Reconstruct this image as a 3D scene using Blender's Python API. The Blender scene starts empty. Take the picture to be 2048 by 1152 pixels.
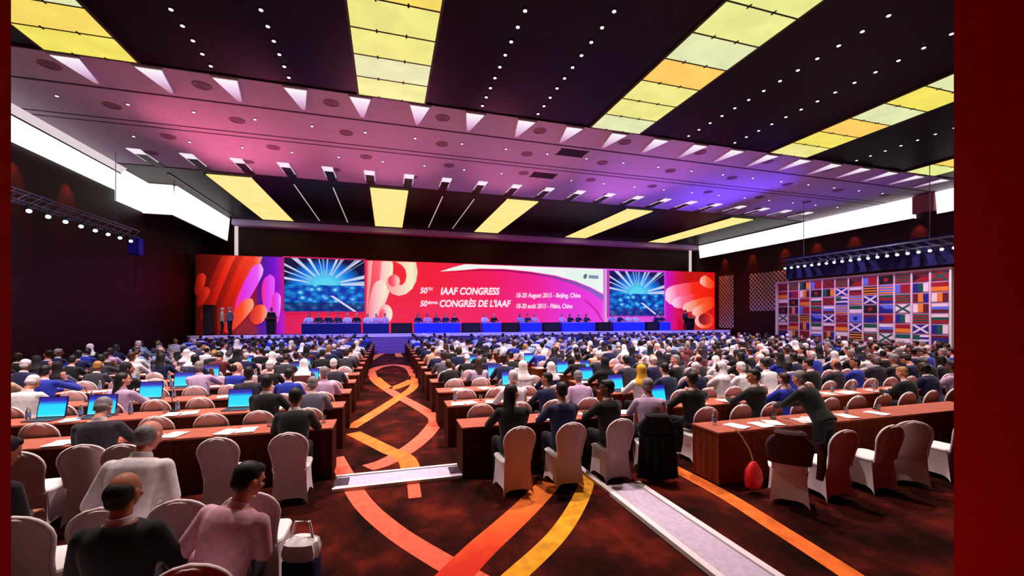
import bpy, bmesh, math, random
from mathutils import Vector, Matrix, Euler
random.seed(7)
SC = bpy.context.scene
COL = SC.collection
PI = math.pi
R = math.radians

# ------------------------------------------------------------------ camera
FPX, CX, HY = 840.0, 1024.0, 634.0
YAW = math.atan2(249.0, 840.0)
EYE = 2.4
cd = bpy.data.cameras.new('camera')
cam = bpy.data.objects.new('camera', cd)
COL.objects.link(cam)
cam.location = (0, 0, EYE)
cam.rotation_euler = (PI / 2, 0, -YAW)
cd.sensor_fit = 'HORIZONTAL'
cd.sensor_width = 36
cd.lens = FPX / 2048 * 36
cd.shift_y = (HY - 576) / 2048
cd.clip_start = 0.05
cd.clip_end = 300
SC.camera = cam
S_, C_ = math.sin(YAW), math.cos(YAW)


def on_plane(px, py, Y):
    """x and z of the point at depth Y of the hall seen at a pixel"""
    l = (px - CX) / FPX
    d = Y / (C_ - S_ * l)
    return d * (S_ + C_ * l), EYE + (HY - py) / FPX * d


def on_floor(px, py, z=0.0):
    d = FPX * (EYE - z) / (py - HY)
    l = (px - CX) / FPX * d
    return d * S_ + l * C_, d * C_ - l * S_


def proj(x, y, z):
    d = x * S_ + y * C_
    l = x * C_ - y * S_
    return CX + FPX * l / d, HY - FPX * (z - EYE) / d, d


# ------------------------------------------------------------------ materials
def lin(c):
    out = []
    for v in c[:3]:
        v = v / 255.0
        out.append(v / 12.92 if v <= 0.04045 else ((v + 0.055) / 1.055) ** 2.4)
    return (out[0], out[1], out[2], 1.0)


MATS = {}


def mat(name, rgb, rough=0.7, var=0.12, scale=30.0, metal=0.0, spec=0.35, bump=0.0, sheen=0.0):
    if name in MATS:
        return MATS[name]
    m = bpy.data.materials.new(name)
    m.use_nodes = True
    nt = m.node_tree
    b = nt.nodes['Principled BSDF']
    b.inputs['Roughness'].default_value = rough
    b.inputs['Metallic'].default_value = metal
    b.inputs['Specular IOR Level'].default_value = spec
    if sheen:
        b.inputs['Sheen Weight'].default_value = sheen
    tc = nt.nodes.new('ShaderNodeTexCoord')
    nz = nt.nodes.new('ShaderNodeTexNoise')
    nz.inputs['Scale'].default_value = scale
    nz.inputs['Detail'].default_value = 3
    nt.links.new(tc.outputs['Object'], nz.inputs['Vector'])
    rp = nt.nodes.new('ShaderNodeValToRGB')
    c = lin(rgb)
    rp.color_ramp.elements[0].position = 0.3
    rp.color_ramp.elements[1].position = 0.7
    rp.color_ramp.elements[0].color = tuple(x * (1 - var) for x in c[:3]) + (1,)
    rp.color_ramp.elements[1].color = tuple(min(1, x * (1 + var)) for x in c[:3]) + (1,)
    nt.links.new(nz.outputs['Fac'], rp.inputs['Fac'])
    nt.links.new(rp.outputs['Color'], b.inputs['Base Color'])
    if bump:
        bp = nt.nodes.new('ShaderNodeBump')
        bp.inputs['Strength'].default_value = bump
        bp.inputs['Distance'].default_value = 0.01
        nt.links.new(nz.outputs['Fac'], bp.inputs['Height'])
        nt.links.new(bp.outputs['Normal'], b.inputs['Normal'])
    MATS[name] = m
    return m


def emis(name, rgb, strength=1.0, rgb2=None, scale=3.0):
    """a lit surface; rgb2 mottles it"""
    if name in MATS:
        return MATS[name]
    m = bpy.data.materials.new(name)
    m.use_nodes = True
    nt = m.node_tree
    b = nt.nodes['Principled BSDF']
    b.inputs['Base Color'].default_value = (0.02, 0.02, 0.02, 1)
    b.inputs['Roughness'].default_value = 0.5
    b.inputs['Emission Strength'].default_value = strength
    if rgb2 is None:
        b.inputs['Emission Color'].default_value = lin(rgb)
    else:
        tc = nt.nodes.new('ShaderNodeTexCoord')
        nz = nt.nodes.new('ShaderNodeTexNoise')
        nz.inputs['Scale'].default_value = scale
        nt.links.new(tc.outputs['Object'], nz.inputs['Vector'])
        rp = nt.nodes.new('ShaderNodeValToRGB')
        rp.color_ramp.elements[0].position = 0.35
        rp.color_ramp.elements[1].position = 0.65
        rp.color_ramp.elements[0].color = lin(rgb)
        rp.color_ramp.elements[1].color = lin(rgb2)
        nt.links.new(nz.outputs['Fac'], rp.inputs['Fac'])
        nt.links.new(rp.outputs['Color'], b.inputs['Emission Color'])
    MATS[name] = m
    return m


def ramp_emis(name, stops, axis=0, strength=1.0, coord='Generated'):
    """a printed colour run lit from within, along one axis of the panel"""
    if name in MATS:
        return MATS[name]
    m = bpy.data.materials.new(name)
    m.use_nodes = True
    nt = m.node_tree
    b = nt.nodes['Principled BSDF']
    b.inputs['Base Color'].default_value = (0.02, 0.02, 0.02, 1)
    b.inputs['Roughness'].default_value = 0.6
    b.inputs['Emission Strength'].default_value = strength
    tc = nt.nodes.new('ShaderNodeTexCoord')
    sx = nt.nodes.new('ShaderNodeSeparateXYZ')
    nt.links.new(tc.outputs[coord], sx.inputs[0])
    rp = nt.nodes.new('ShaderNodeValToRGB')
    el = rp.color_ramp.elements
    while len(el) > 1:
        el.remove(el[-1])
    el[0].position = stops[0][0]
    el[0].color = lin(stops[0][1])
    for p, c in stops[1:]:
        e = el.new(p)
        e.color = lin(c)
    nt.links.new(sx.outputs[axis], rp.inputs['Fac'])
    nt.links.new(rp.outputs['Color'], b.inputs['Emission Color'])
    MATS[name] = m
    return m


# ------------------------------------------------------------------ mesh helper
class MB:
    def __init__(s):
        s.v, s.f, s.m = [], [], []

    def add(s, verts, faces, mi=0):
        o = len(s.v)
        s.v += [tuple(p) for p in verts]
        s.f += [tuple(i + o for i in f) for f in faces]
        s.m += [mi] * len(faces)

    def box(s, a, b, mi=0):
        x0, y0, z0 = a
        x1, y1, z1 = b
        s.add([(x0, y0, z0), (x1, y0, z0), (x1, y1, z0), (x0, y1, z0), (x0, y0, z1), (x1, y0, z1), (x1, y1, z1), (x0, y1, z1)],
              [(0, 3, 2, 1), (4, 5, 6, 7), (0, 1, 5, 4), (1, 2, 6, 5), (2, 3, 7, 6), (3, 0, 4, 7)], mi)
        return s

    def loft(s, rings, mi=0, cap=True, close=True):
        n = len(rings[0])
        vs = [p for r in rings for p in r]
        fs = []
        for i in range(len(rings) - 1):
            for j in range(n if close else n - 1):
                k = (j + 1) % n
                fs.append((i * n + j, i * n + k, (i + 1) * n + k, (i + 1) * n + j))
        if cap:
            fs.append(tuple(range(n - 1, -1, -1)))
            fs.append(tuple((len(rings) - 1) * n + j for j in range(n)))
        s.add(vs, fs, mi)
        return s

    def tube(s, pts, rads, n=8, mi=0, cap=True):
        pts = [Vector(p) for p in pts]
        if not isinstance(rads, (list, tuple)):
            rads = [rads] * len(pts)
        rings = []
        up = None
        for i, p in enumerate(pts):
            t = (pts[min(i + 1, len(pts) - 1)] - pts[max(i - 1, 0)]).normalized()
            if up is None:
                up = Vector((0, 0, 1)) if abs(t.z) < 0.9 else Vector((0, 1, 0))
            a = t.cross(up)
            if a.length < 1e-6:
                a = t.orthogonal()
            a.normalize()
            b = a.cross(t).normalized()
            up = b
            rings.append([p + (a * math.cos(q) + b * math.sin(q)) * rads[i] for q in [2 * PI * k / n for k in range(n)]])
        return s.loft(rings, mi, cap)

    def ell(s, c, r, nu=14, nv=9, mi=0, M=None):
        if not isinstance(r, (list, tuple)):
            r = (r, r, r)
        vs = [Vector((0, 0, r[2]))]
        for i in range(1, nv):
            a = PI * i / nv
            for j in range(nu):
                q = 2 * PI * j / nu
                vs.append(Vector((r[0] * math.sin(a) * math.cos(q), r[1] * math.sin(a) * math.sin(q), r[2] * math.cos(a))))
        vs.append(Vector((0, 0, -r[2])))
        fs = []
        for j in range(nu):
            fs.append((0, 1 + j, 1 + (j + 1) % nu))
            fs.append((len(vs) - 1, 1 + (nv - 2) * nu + (j + 1) % nu, 1 + (nv - 2) * nu + j))
        for i in range(nv - 2):
            for j in range(nu):
                k = (j + 1) % nu
                fs.append((1 + i * nu + j, 1 + (i + 1) * nu + j, 1 + (i + 1) * nu + k, 1 + i * nu + k))
        c = Vector(c)
        vs = [v + c for v in vs]
        if M is not None:
            vs = [M @ v for v in vs]
        s.add(vs, fs, mi)
        return s

    def cone(s, p0, r0, p1, r1, n=12, mi=0, balls=True):
        s.tube([p0, p1], [r0, r1], n, mi)
        if balls:
            s.ell(p0, r0, n, 8, mi)
            s.ell(p1, r1, n, 8, mi)
        return s

    def prism(s, poly, fn, mi=0):
        """poly: 2-d outline; fn(u, v, k) gives the 3-d point on face k (0 or 1)"""
        n = len(poly)
        vs = [fn(u, v, 0) for u, v in poly] + [fn(u, v, 1) for u, v in poly]
        fs = [tuple(range(n)), tuple(range(2 * n - 1, n - 1, -1))]
        for j in range(n):
            k = (j + 1) % n
            fs.append((j, n + j, n + k, k))
        s.add(vs, fs, mi)
        return s

    def xf(s, M):
        s.v = [tuple(M @ Vector(p)) for p in s.v]
        return s

    def mesh(s, name, mats, smooth=35):
        me = bpy.data.meshes.new(name)
        me.from_pydata(s.v, [], s.f)
        for m in (mats if isinstance(mats, (list, tuple)) else [mats]):
            me.materials.append(m)
        me.polygons.foreach_set('material_index', s.m)
        bm = bmesh.new()
        bm.from_mesh(me)
        bmesh.ops.recalc_face_normals(bm, faces=bm.faces)
        bm.to_mesh(me)
        bm.free()
        if smooth:
            me.polygons.foreach_set('use_smooth', [True] * len(me.polygons))
            me.set_sharp_from_angle(angle=R(smooth))
        me.update()
        return me

    def build(s, name, mats, parent=None, smooth=35, loc=None):
        return link(name, s.mesh(name, mats, smooth), parent, loc)


def link(name, me, parent=None, loc=None):
    o = bpy.data.objects.new(name, me)
    COL.objects.link(o)
    if parent is not None:
        o.parent = parent
    if loc is not None:
        o.location = loc
    return o


def tag(o, label=None, cat=None, group=None, kind=None):
    if label:
        o['label'] = label
    if cat:
        o['category'] = cat
    if group:
        o['group'] = group
    if kind:
        o['kind'] = kind
    return o


def thing(name, label, cat, loc=(0, 0, 0), rz=0.0, group=None):
    o = bpy.data.objects.new(name, None)
    o.empty_display_size = 0.1
    COL.objects.link(o)
    o.location = loc
    o.rotation_euler = (0, 0, rz)
    return tag(o, label, cat, group)


def copy_tree(o, parent=None):
    c = o.copy()
    COL.objects.link(c)
    if parent is not None:
        c.parent = parent
    for ch in list(o.children):
        copy_tree(ch, c)
    return c


def struct(name, mb, m, label=None, smooth=35):
    return tag(mb.build(name, m, None, smooth), label, None, None, 'structure')


ORD = ['first', 'second', 'third', 'fourth', 'fifth', 'sixth', 'seventh', 'eighth', 'ninth', 'tenth', 'eleventh', 'twelfth',
       'thirteenth', 'fourteenth', 'fifteenth', 'sixteenth', 'seventeenth', 'eighteenth', 'nineteenth', 'twentieth',
       'twenty-first', 'twenty-second', 'twenty-third', 'twenty-fourth', 'twenty-fifth', 'twenty-sixth', 'twenty-seventh',
       'twenty-eighth', 'twenty-ninth', 'thirtieth', 'thirty-first', 'thirty-second', 'thirty-third', 'thirty-fourth',
       'thirty-fifth', 'thirty-sixth', 'thirty-seventh', 'thirty-eighth', 'thirty-ninth', 'fortieth']
# ------------------------------------------------------------------ the hall
XL, XR, YB, YF = -12.2, 29.3, -7.0, 35.0
ZC = 9.385
m_wall = mat('maroon_wood_panelling', (40, 11, 8), 0.5, 0.25, 4.0, spec=0.2)
m_dark = mat('dark_brown_ceiling', (21, 6, 4), 0.42, 0.3, 2.0, spec=0.12)
m_soffit = mat('white_plaster_soffit', (196, 186, 198), 0.85, 0.04, 3.0, spec=0.05)
m_groove = mat('shadow_gap', (60, 35, 45), 0.9)
m_red = mat('red_cladding', (186, 8, 4), 0.8, 0.06, 12.0, spec=0.05)
m_white = mat('white_paint', (225, 220, 222), 0.6, 0.04)
m_black = mat('black_plastic', (12, 12, 16), 0.45, 0.1)
m_steel = mat('truss_aluminium', (120, 122, 140), 0.35, 0.1, 20, metal=0.8)


def carpet():
    m = bpy.data.materials.new('maroon_mottled_carpet')
    m.use_nodes = True
    nt = m.node_tree
    b = nt.nodes['Principled BSDF']
    b.inputs['Roughness'].default_value = 0.95
    b.inputs['Specular IOR Level'].default_value = 0.05
    tc = nt.nodes.new('ShaderNodeTexCoord')
    mp = nt.nodes.new('ShaderNodeMapping')
    mp.inputs['Scale'].default_value = (1.0, 0.8, 1.0)
    nt.links.new(tc.outputs['Object'], mp.inputs['Vector'])
    n1 = nt.nodes.new('ShaderNodeTexNoise')
    n1.inputs['Scale'].default_value = 1.35
    n1.inputs['Detail'].default_value = 5
    n1.inputs['Roughness'].default_value = 0.6
    nt.links.new(mp.outputs['Vector'], n1.inputs['Vector'])
    rp = nt.nodes.new('ShaderNodeValToRGB')
    el = rp.color_ramp.elements
    el[0].position, el[0].color = 0.36, lin((24, 6, 4))
    el[1].position, el[1].color = 0.72, lin((108, 32, 20))
    e = el.new(0.52)
    e.color = lin((54, 15, 10))
    nt.links.new(n1.outputs['Fac'], rp.inputs['Fac'])
    nt.links.new(rp.outputs['Color'], b.inputs['Base Color'])
    n2 = nt.nodes.new('ShaderNodeTexNoise')
    n2.inputs['Scale'].default_value = 250
    bp = nt.nodes.new('ShaderNodeBump')
    bp.inputs['Strength'].default_value = 0.3
    bp.inputs['Distance'].default_value = 0.004
    nt.links.new(tc.outputs['Object'], n2.inputs['Vector'])
    nt.links.new(n2.outputs['Fac'], bp.inputs['Height'])
    nt.links.new(bp.outputs['Normal'], b.inputs['Normal'])
    return m


def band_ramp():
    m = mat('carpet_band_scarlet', (210, 60, 20), 0.95, 0.3, 5)
    nt = m.node_tree
    tc = [n for n in nt.nodes if n.type == 'TEX_COORD'][0]
    nz = [n for n in nt.nodes if n.type == 'TEX_NOISE'][0]
    sx = nt.nodes.new('ShaderNodeSeparateXYZ')
    nt.links.new(tc.outputs['Object'], sx.inputs[0])
    ad = nt.nodes.new('ShaderNodeMath')
    ad.operation = 'MULTIPLY_ADD'
    ad.inputs[1].default_value = 0.8
    nt.links.new(nz.outputs['Fac'], ad.inputs[0])
    nt.links.new(sx.outputs[1], ad.inputs[2])
    mr = nt.nodes.new('ShaderNodeMapRange')
    mr.inputs['From Min'].default_value = 4.5
    mr.inputs['From Max'].default_value = 5.6
    nt.links.new(ad.outputs[0], mr.inputs['Value'])
    rp = [n for n in nt.nodes if n.type == 'VALTORGB'][0]
    rp.color_ramp.elements[0].position, rp.color_ramp.elements[0].color = 0.0, lin((198, 40, 14))
    rp.color_ramp.elements[1].position, rp.color_ramp.elements[1].color = 1.0, lin((226, 116, 40))
    nt.links.new(mr.outputs[0], rp.inputs['Fac'])
    return m


def smooth_path(pts, n=10):
    out = []
    P = [Vector((p[0], p[1], 0)) for p in pts]
    P = [P[0] * 2 - P[1]] + P + [P[-1] * 2 - P[-2]]
    for i in range(1, len(P) - 2):
        for k in range(n):
            t = k / n
            a, b, c, d = P[i - 1], P[i], P[i + 1], P[i + 2]
            out.append(0.5 * ((2 * b) + (c - a) * t + (2 * a - 5 * b + 4 * c - d) * t * t + (3 * b - a - 3 * c + d) * t ** 3))
    out.append(P[-2])
    return out


fl = MB()
fl.box((XL, YB, -0.2), (XR, YF, 0.0), 0)


def ribbon(pts, w, mi, z=0.003):
    P = smooth_path(pts)
    vs, fs = [], []
    for i, p in enumerate(P):
        t = (P[min(i + 1, len(P) - 1)] - P[max(0, i - 1)]).normalized()
        nn = Vector((-t.y, t.x, 0)) * (w / 2)
        vs += [(p.x + nn.x, p.y + nn.y, z), (p.x - nn.x, p.y - nn.y, z)]
        if i:
            fs.append((2 * i - 2, 2 * i - 1, 2 * i + 1, 2 * i))
    fl.add(vs, fs, mi)


# woven bands of the carpet, in metres on the floor
def fp(*px):
    return [on_floor(x, y) for x, y in px]


ribbon(fp((672, 915), (688, 945), (725, 1005), (785, 1060), (865, 1112), (960, 1165), (1080, 1230)), 0.25, 1)
ribbon(fp((1100, 966), (1060, 1008), (1010, 1055), (960, 1100), (895, 1168), (800, 1280)), 0.34, 3, 0.004)
ribbon(fp((1178, 950), (1160, 1000), (1115, 1070), (1030, 1152), (930, 1240)), 0.22, 4)
ribbon(fp((1325, 925), (1440, 985), (1560, 1060), (1700, 1150), (1800, 1220)), 0.24, 2)
ribbon(fp((825, 960), (828, 978), (830, 996)), 0.17, 1)
# the twisting bands along the aisle
ribbon(fp((742, 742), (752, 762), (790, 788), (830, 810), (866, 832), (872, 845)), 0.33, 1)
ribbon(fp((872, 845), (850, 872), (815, 900), (770, 925), (735, 936)), 0.33, 1, 0.004)
ribbon(fp((700, 856), (740, 832), (790, 800), (826, 775), (830, 752)), 0.30, 2, 0.005)
ribbon(fp((706, 866), (735, 880), (775, 900), (812, 918), (826, 955)), 0.30, 2, 0.005)
ribbon(fp((742, 742), (760, 734), (790, 730), (818, 736), (830, 752)), 0.42, 1)
ribbon(fp((748, 755), (775, 776), (800, 772), (826, 760)), 0.42, 2, 0.006)
ribbon(fp((740, 720), (762, 708), (790, 704), (800, 714)), 0.42, 2, 0.006)
struct('floor', fl, [carpet(), mat('carpet_band_coral', (222, 92, 66), 0.95, 0.22, 9), mat('carpet_band_orange', (226, 108, 36), 0.95, 0.35, 5),
                     band_ramp(), mat('carpet_band_gold', (214, 148, 24), 0.95, 0.3, 6)],
       'maroon mottled carpet with woven coral, orange and gold bands', 0)

struct('ceiling', MB().box((XL, YB, ZC), (XR, 14.0, ZC + 0.3)).box((XL, 23.2, ZC), (XR, YF, ZC + 0.3)).box((XL, 14, ZC + 0.25), (XR, 23.2, ZC + 0.5)), m_dark,
       'dark brown glossy ceiling bays', 0)
struct('wall_left', MB().box((XL - 0.3, YB, -0.2), (XL, YF, ZC + 0.5)), m_wall, 'dark maroon side wall', 0)
struct('wall_right', MB().box((XR, YB, -0.2), (XR + 0.3, YF, ZC + 0.5)), m_wall, 'dark maroon side wall behind the flag display', 0)
struct('wall_front', MB().box((XL - 0.3, YF, -0.2), (XR + 0.3, YF + 0.3, ZC + 0.5)), m_wall, 'dark maroon wall above and behind the stage', 0)
struct('wall_back', MB().box((XL - 0.3, YB - 0.3, -0.2), (XR + 0.3, YB, ZC + 0.5)), m_wall, None, 0)
struct('added_pillar_left', MB().box((-1.95, 1.35, 0), (-1.225, 1.85, ZC)), m_red, 'added red-clad pillar at the left edge of view', 0)  # pillar added to fill the red band at the edge of view
struct('added_pillar_right', MB().box((4.31, 1.55, 0), (5.1, 2.2, ZC)), m_red, 'added red-clad pillar at the left edge of view', 0)  # second added pillar, filling the opposite red band

# the dropped white soffit that crosses the hall
so = MB()
so.box((XL, 14.0, 9.36), (XR, 23.2, ZC + 0.25), 0)
for y, w in ((15.75, 0.10), (18.1, 0.07), (18.5, 0.07)):
    so.box((XL, y - w / 2, 9.352), (XR, y + w / 2, 9.37), 1)
so.box((XL, 13.97, 9.352), (XR, 14.0, ZC + 0.1), 1)
so.box((XL, 23.2, 9.34), (XR, 23.3, ZC + 0.1), 1)
struct('trim_1', so, [m_soffit, m_groove], 'wide white soffit crossing the ceiling between the dark bays', 0)
st = MB()
st.box((-10.6, 34.2, 8.98), (XR, YF, 9.37), 0)
struct('trim_2', st, mat('lilac_bulkhead', (196, 180, 226), 0.7), 'pale lilac bulkhead strip above the stage wall', 0)
struct('trim_3', MB().box((-10.62, 34.85, 6.2), (-10.42, YF, 8.98)).box((28.7, 34.85, 6.0), (28.9, YF, 8.98)), emis('lit_edge_glow', (236, 214, 220), 0.85), 'white vertical edges of the stage opening', 0)  # edges glow by themselves in place of light falling on them

# light panels of the ceiling bays, one run per bay and column
tints = [(238, 222, 92), (232, 226, 128), (250, 208, 84), (226, 230, 140), (244, 214, 96), (222, 226, 170), (255, 200, 92)]
m_bar = mat('panel_bar', (70, 60, 20), 0.6)
cols = [(-7.55, 'outermost left'), (0.15, 'over the aisle'), (8.15, 'right of the aisle'), (16.5, 'second right of the aisle'), (24.8, 'far right')]
random.seed(3)
for ci, (xc, where) in enumerate(cols):
    for bay, (y0, y1, seg) in (('near', (3.2, 13.93, 1.12)), ('far', (23.9, 33.7, 1.4))):
        if bay == 'far':
            xc2 = [-7.5, 0.1, 7.75, 15.75, 24.1][ci]
        else:
            xc2 = xc
        t = thing('ceiling_light', 'long yellow glowing ceiling panel in the %s dark bay, %s' % ('near' if bay == 'near' else 'far', where),
                  'ceiling light', (xc2, y0, ZC), 0, 'yellow ceiling light panels')
        n = int(round((y1 - y0) / seg))
        L = (y1 - y0) / n
        fr = MB()
        fr.box((-1.06, -0.05, -0.05), (-1.0, y1 - y0 + 0.05, 0))
        fr.box((1.0, -0.05, -0.05), (1.06, y1 - y0 + 0.05, 0))
        if bay == 'near':
            for k in range(n + 1):
                fr.box((-1.0, k * L - 0.02, -0.05), (1.0, k * L + 0.02, 0))
                for xx in (-0.4, 0.3):
                    fr.box((xx - 0.02, k * L - 0.07, -0.05), (xx + 0.02, k * L + 0.07, 0))
        fr.build('frame', m_bar, t, 0)
        for k in range(n):
            if bay == 'near':
                c = random.choice(tints)
                mm = emis('panel_glow_%d_%d_%d' % c, c, 0.98, tuple(min(255, int(q * 1.04 + 4)) for q in c), 1.2)
            else:
                mm = emis('panel_glow_far', (246, 232, 150), 1.05, (250, 224, 128), 1.2)
            MB().box((-1.0, k * L + (0.02 if bay == 'near' else 0), -0.04), (1.0, (k + 1) * L - (0.02 if bay == 'near' else 0), 0)).build('diffuser', mm, t, 0)

# recessed downlights in the near bay: two rows between each pair of panels
dl = MB()
dl.loft([[(0.06 * math.cos(a), 0.06 * math.sin(a), z) for a in [2 * PI * k / 14 for k in range(14)]] for z in (-0.025, 0.0)])
dl_trim = dl.mesh('downlight', mat('downlight_trim', (90, 80, 80), 0.4, metal=0.5))
dl_lens = MB().loft([[(0.042 * math.cos(a), 0.042 * math.sin(a), z) for a in [2 * PI * k / 14 for k in range(14)]] for z in (-0.035, -0.02)]).mesh('lens', emis('lamp_white', (255, 246, 244), 3.0))
gaps = [(-4.7, 'outer row left of the central panel'), (-2.75, 'inner row left of the central panel'), (3.0, 'inner row right of the central panel'),
        (4.95, 'outer row right of the central panel'), (11.1, 'inner row right of the second panel'), (13.3, 'outer row right of the second panel'),
        (20.0, 'row left of the last panel')]


def downlight(x, y, z, label, group):
    o = link('downlight', dl_trim, None, (x, y, z))
    tag(o, label, 'ceiling light', group)
    link('lens', dl_lens, o)
    return o


for x, where in gaps:
    k = 0
    y = 13.55
    while y > 5.0:
        px, py, _ = proj(x, y, 9.42)
        if -10 < py and px < 1915:
            downlight(x, y, ZC, '%s small white downlight from the soffit, %s' % (ORD[k], where), 'downlights in the near dark bay')
            k += 1
        y -= 0.56
# rows that read as thin lines in the far bay
m_line = emis('line_lamp', (214, 190, 190), 0.8)
for x, where in ((-10.2, 'near the left cove'), (-4.7, 'left of the central panel'), (-2.8, 'beside the central panel'), (3.05, 'just right of the central panel'), (4.9, 'farther right of the central panel')):
    t = thing('strip_downlight', 'thin white light line in the far dark ceiling bay, %s' % where, 'ceiling light', (x, 24.3, ZC), 0, 'thin light lines in the far bay')
    MB().box((-0.06, 0, -0.03), (0.06, 8.8, 0)).build('housing', m_dark, t, 0)
    MB().box((-0.03, 0.05, -0.04), (0.03, 8.75, -0.03)).build('lens', emis('line_lamp_dim', (150, 120, 120), 0.3) if x < -9 else m_line, t, 0)

# the soffit's own lamps, speakers, vents
k = 0
for row, (y, step, off) in enumerate(((16.7, 1.83, -0.8), (19.6, 1.83, -0.2))):
    k = 0
    for i in range(-6, 16):
        x = off + i * step
        px, py, _ = proj(x, y, 9.38)
        if x > XL + 1.5 and 20 < px < 1915 and not (row == 1 and abs(x - 7.35) < 0.75):
            downlight(x, y, 9.36, '%s white downlight from the left on the %s soffit row' % (ORD[k], ('nearer', 'farther')[row]), 'downlights on the soffit')
            k += 1
sp_ring = MB()
for r0, r1, z in ((0.25, 0.19, -0.02), (0.13, 0.08, -0.02)):
    n = 20
    rings = [[(r * math.cos(2 * PI * j / n), r * math.sin(2 * PI * j / n), zz) for j in range(n)] for r, zz in ((r0, 0), (r0, z), (r1, z), (r1, 0))]
    sp_ring.loft(rings, 0, False)
sp_me = sp_ring.mesh('ceiling_speaker', mat('speaker_grey', (132, 104, 112), 0.7))
sp_cone = MB().loft([[(0.18 * math.cos(2 * PI * j / 20), 0.18 * math.sin(2 * PI * j / 20), z) for j in range(20)] for z in (0, -0.008)]).mesh('grille', mat('speaker_grille', (150, 112, 122), 0.8))
for row, (y, step, off, w) in enumerate(((14.75, 3.6, 1.85, 'beside the glowing wedges'), (17.0, 3.6, 2.1, 'between the soffit grooves'), (19.3, 3.6, 2.7, 'behind the double groove'), (21.4, 3.6, 1.2, 'beside the glowing slots'))):
    k = 0
    for i in range(-4, 8):
        x = off + i * step
        px, py, _ = proj(x, y, 9.38)
        if x > XL + 1.5 and x < XR - 1.5 and 30 < px < 1915:
            o = link('ceiling_speaker', sp_me, None, (x, y, 9.36))
            tag(o, '%s round ceiling speaker from the left, in the row %s' % (ORD[k], w), 'speaker', 'round ceiling speakers in the soffit')
            link('grille', sp_cone, o)
            k += 1
m_grate = mat('dark_grille', (38, 22, 26), 0.7)
for x, y, w in ((7.5, 16.35, 'nearer'), (7.35, 19.35, 'farther')):
    t = thing('air_vent', '%s of the two dark rectangular air vents in the soffit' % w, 'vent', (x, y, 9.36), 0, 'air vents in the soffit')
    MB().box((-0.6, -0.3, -0.02), (0.6, 0.3, 0)).build('grille', m_grate, t, 0)
    f = MB()
    for q in range(7):
        f.box((-0.55, -0.27 + q * 0.085, -0.03), (0.55, -0.25 + q * 0.085, -0.02))
    f.build('slat', m_black, t, 0)
    MB().box((-0.64, -0.34, -0.025), (0.64, -0.3, 0)).box((-0.64, 0.3, -0.025), (0.64, 0.34, 0)).build('frame', m_groove, t, 0)
# lit edge notches imitated by glowing wedges (near) and glow-ended dark slots (far)
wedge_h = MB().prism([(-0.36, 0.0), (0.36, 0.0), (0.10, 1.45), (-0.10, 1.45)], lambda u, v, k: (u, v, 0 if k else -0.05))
wedge_l = MB().prism([(-0.31, 0.06), (0.31, 0.06), (0.05, 1.38), (-0.05, 1.38)], lambda u, v, k: (u, v, -0.04 if k else -0.06))  # glowing face stands for the light inside a notch, fading inwards
wh, wl = wedge_h.mesh('lit_notch_wedge', m_soffit, 0), wedge_l.mesh('lens', ramp_emis('wedge_glow', [(0, (255, 250, 252)), (0.45, (236, 205, 236)), (1, (178, 120, 160))], 1, 0.95), 0)
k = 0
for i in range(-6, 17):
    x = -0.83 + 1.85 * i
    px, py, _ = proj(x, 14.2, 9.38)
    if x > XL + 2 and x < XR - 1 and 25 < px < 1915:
        o = link('lit_notch_wedge', wh, None, (x, 14.02, 9.36))
        tag(o, '%s white glowing notch wedge from the left along the near soffit edge' % ORD[k], 'ceiling light', 'glowing notch wedges on the near soffit edge')
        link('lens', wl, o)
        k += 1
sl_d = MB().box((-0.2, 0.55, -0.03), (0.2, 2.1, 0)).mesh('lit_notch_slot', m_dark, 0)  # dark strip stands for the shaded inside of an open slot
sl_l = MB().prism([(-0.24, 0.0), (0.24, 0.0), (0.22, 0.55), (-0.22, 0.55)], lambda u, v, k: (u, v, 0 if k else -0.035)).mesh('lens', emis('slot_glow', (248, 232, 248), 0.95), 0)  # glowing end stands for the lit wall of the slot
sl_s = MB().box((-0.24, 0.55, -0.03), (-0.2, 1.5, 0)).box((0.2, 0.55, -0.03), (0.24, 1.5, 0)).mesh('side_glow', emis('slot_side_glow', (225, 195, 232), 0.8), 0)
k = 0
for i in range(-6, 16):
    x = -0.83 + 1.85 * i
    px, py, _ = proj(x, 22.5, 9.38)
    if x > XL + 1.0 and x < XR - 1 and 25 < px < 1915:
        o = link('lit_notch_slot', sl_d, None, (x, 21.08, 9.36))
        tag(o, '%s glow-ended notch slot from the left along the far soffit edge' % ORD[k], 'ceiling light', 'glow-ended notch slots on the far soffit edge')
        link('lens', sl_l, o)
        link('side_glow', sl_s, o)
        k += 1

# glowing coves along both side walls
m_cove = emis('cove_glow', (255, 240, 238), 1.25, (244, 246, 246), 0.8)
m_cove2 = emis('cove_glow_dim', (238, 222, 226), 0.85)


def band(t, name, m, sgn, x0, x1, z0, z1, y0, y1):
    MB().prism([(x0, z0), (x1, z1), (x1 - 0.1, z1), (x0 - 0.1, z0)], lambda u, v, k: (sgn * u, y1 if k else y0, v)).build(name, m, t, 0)


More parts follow.
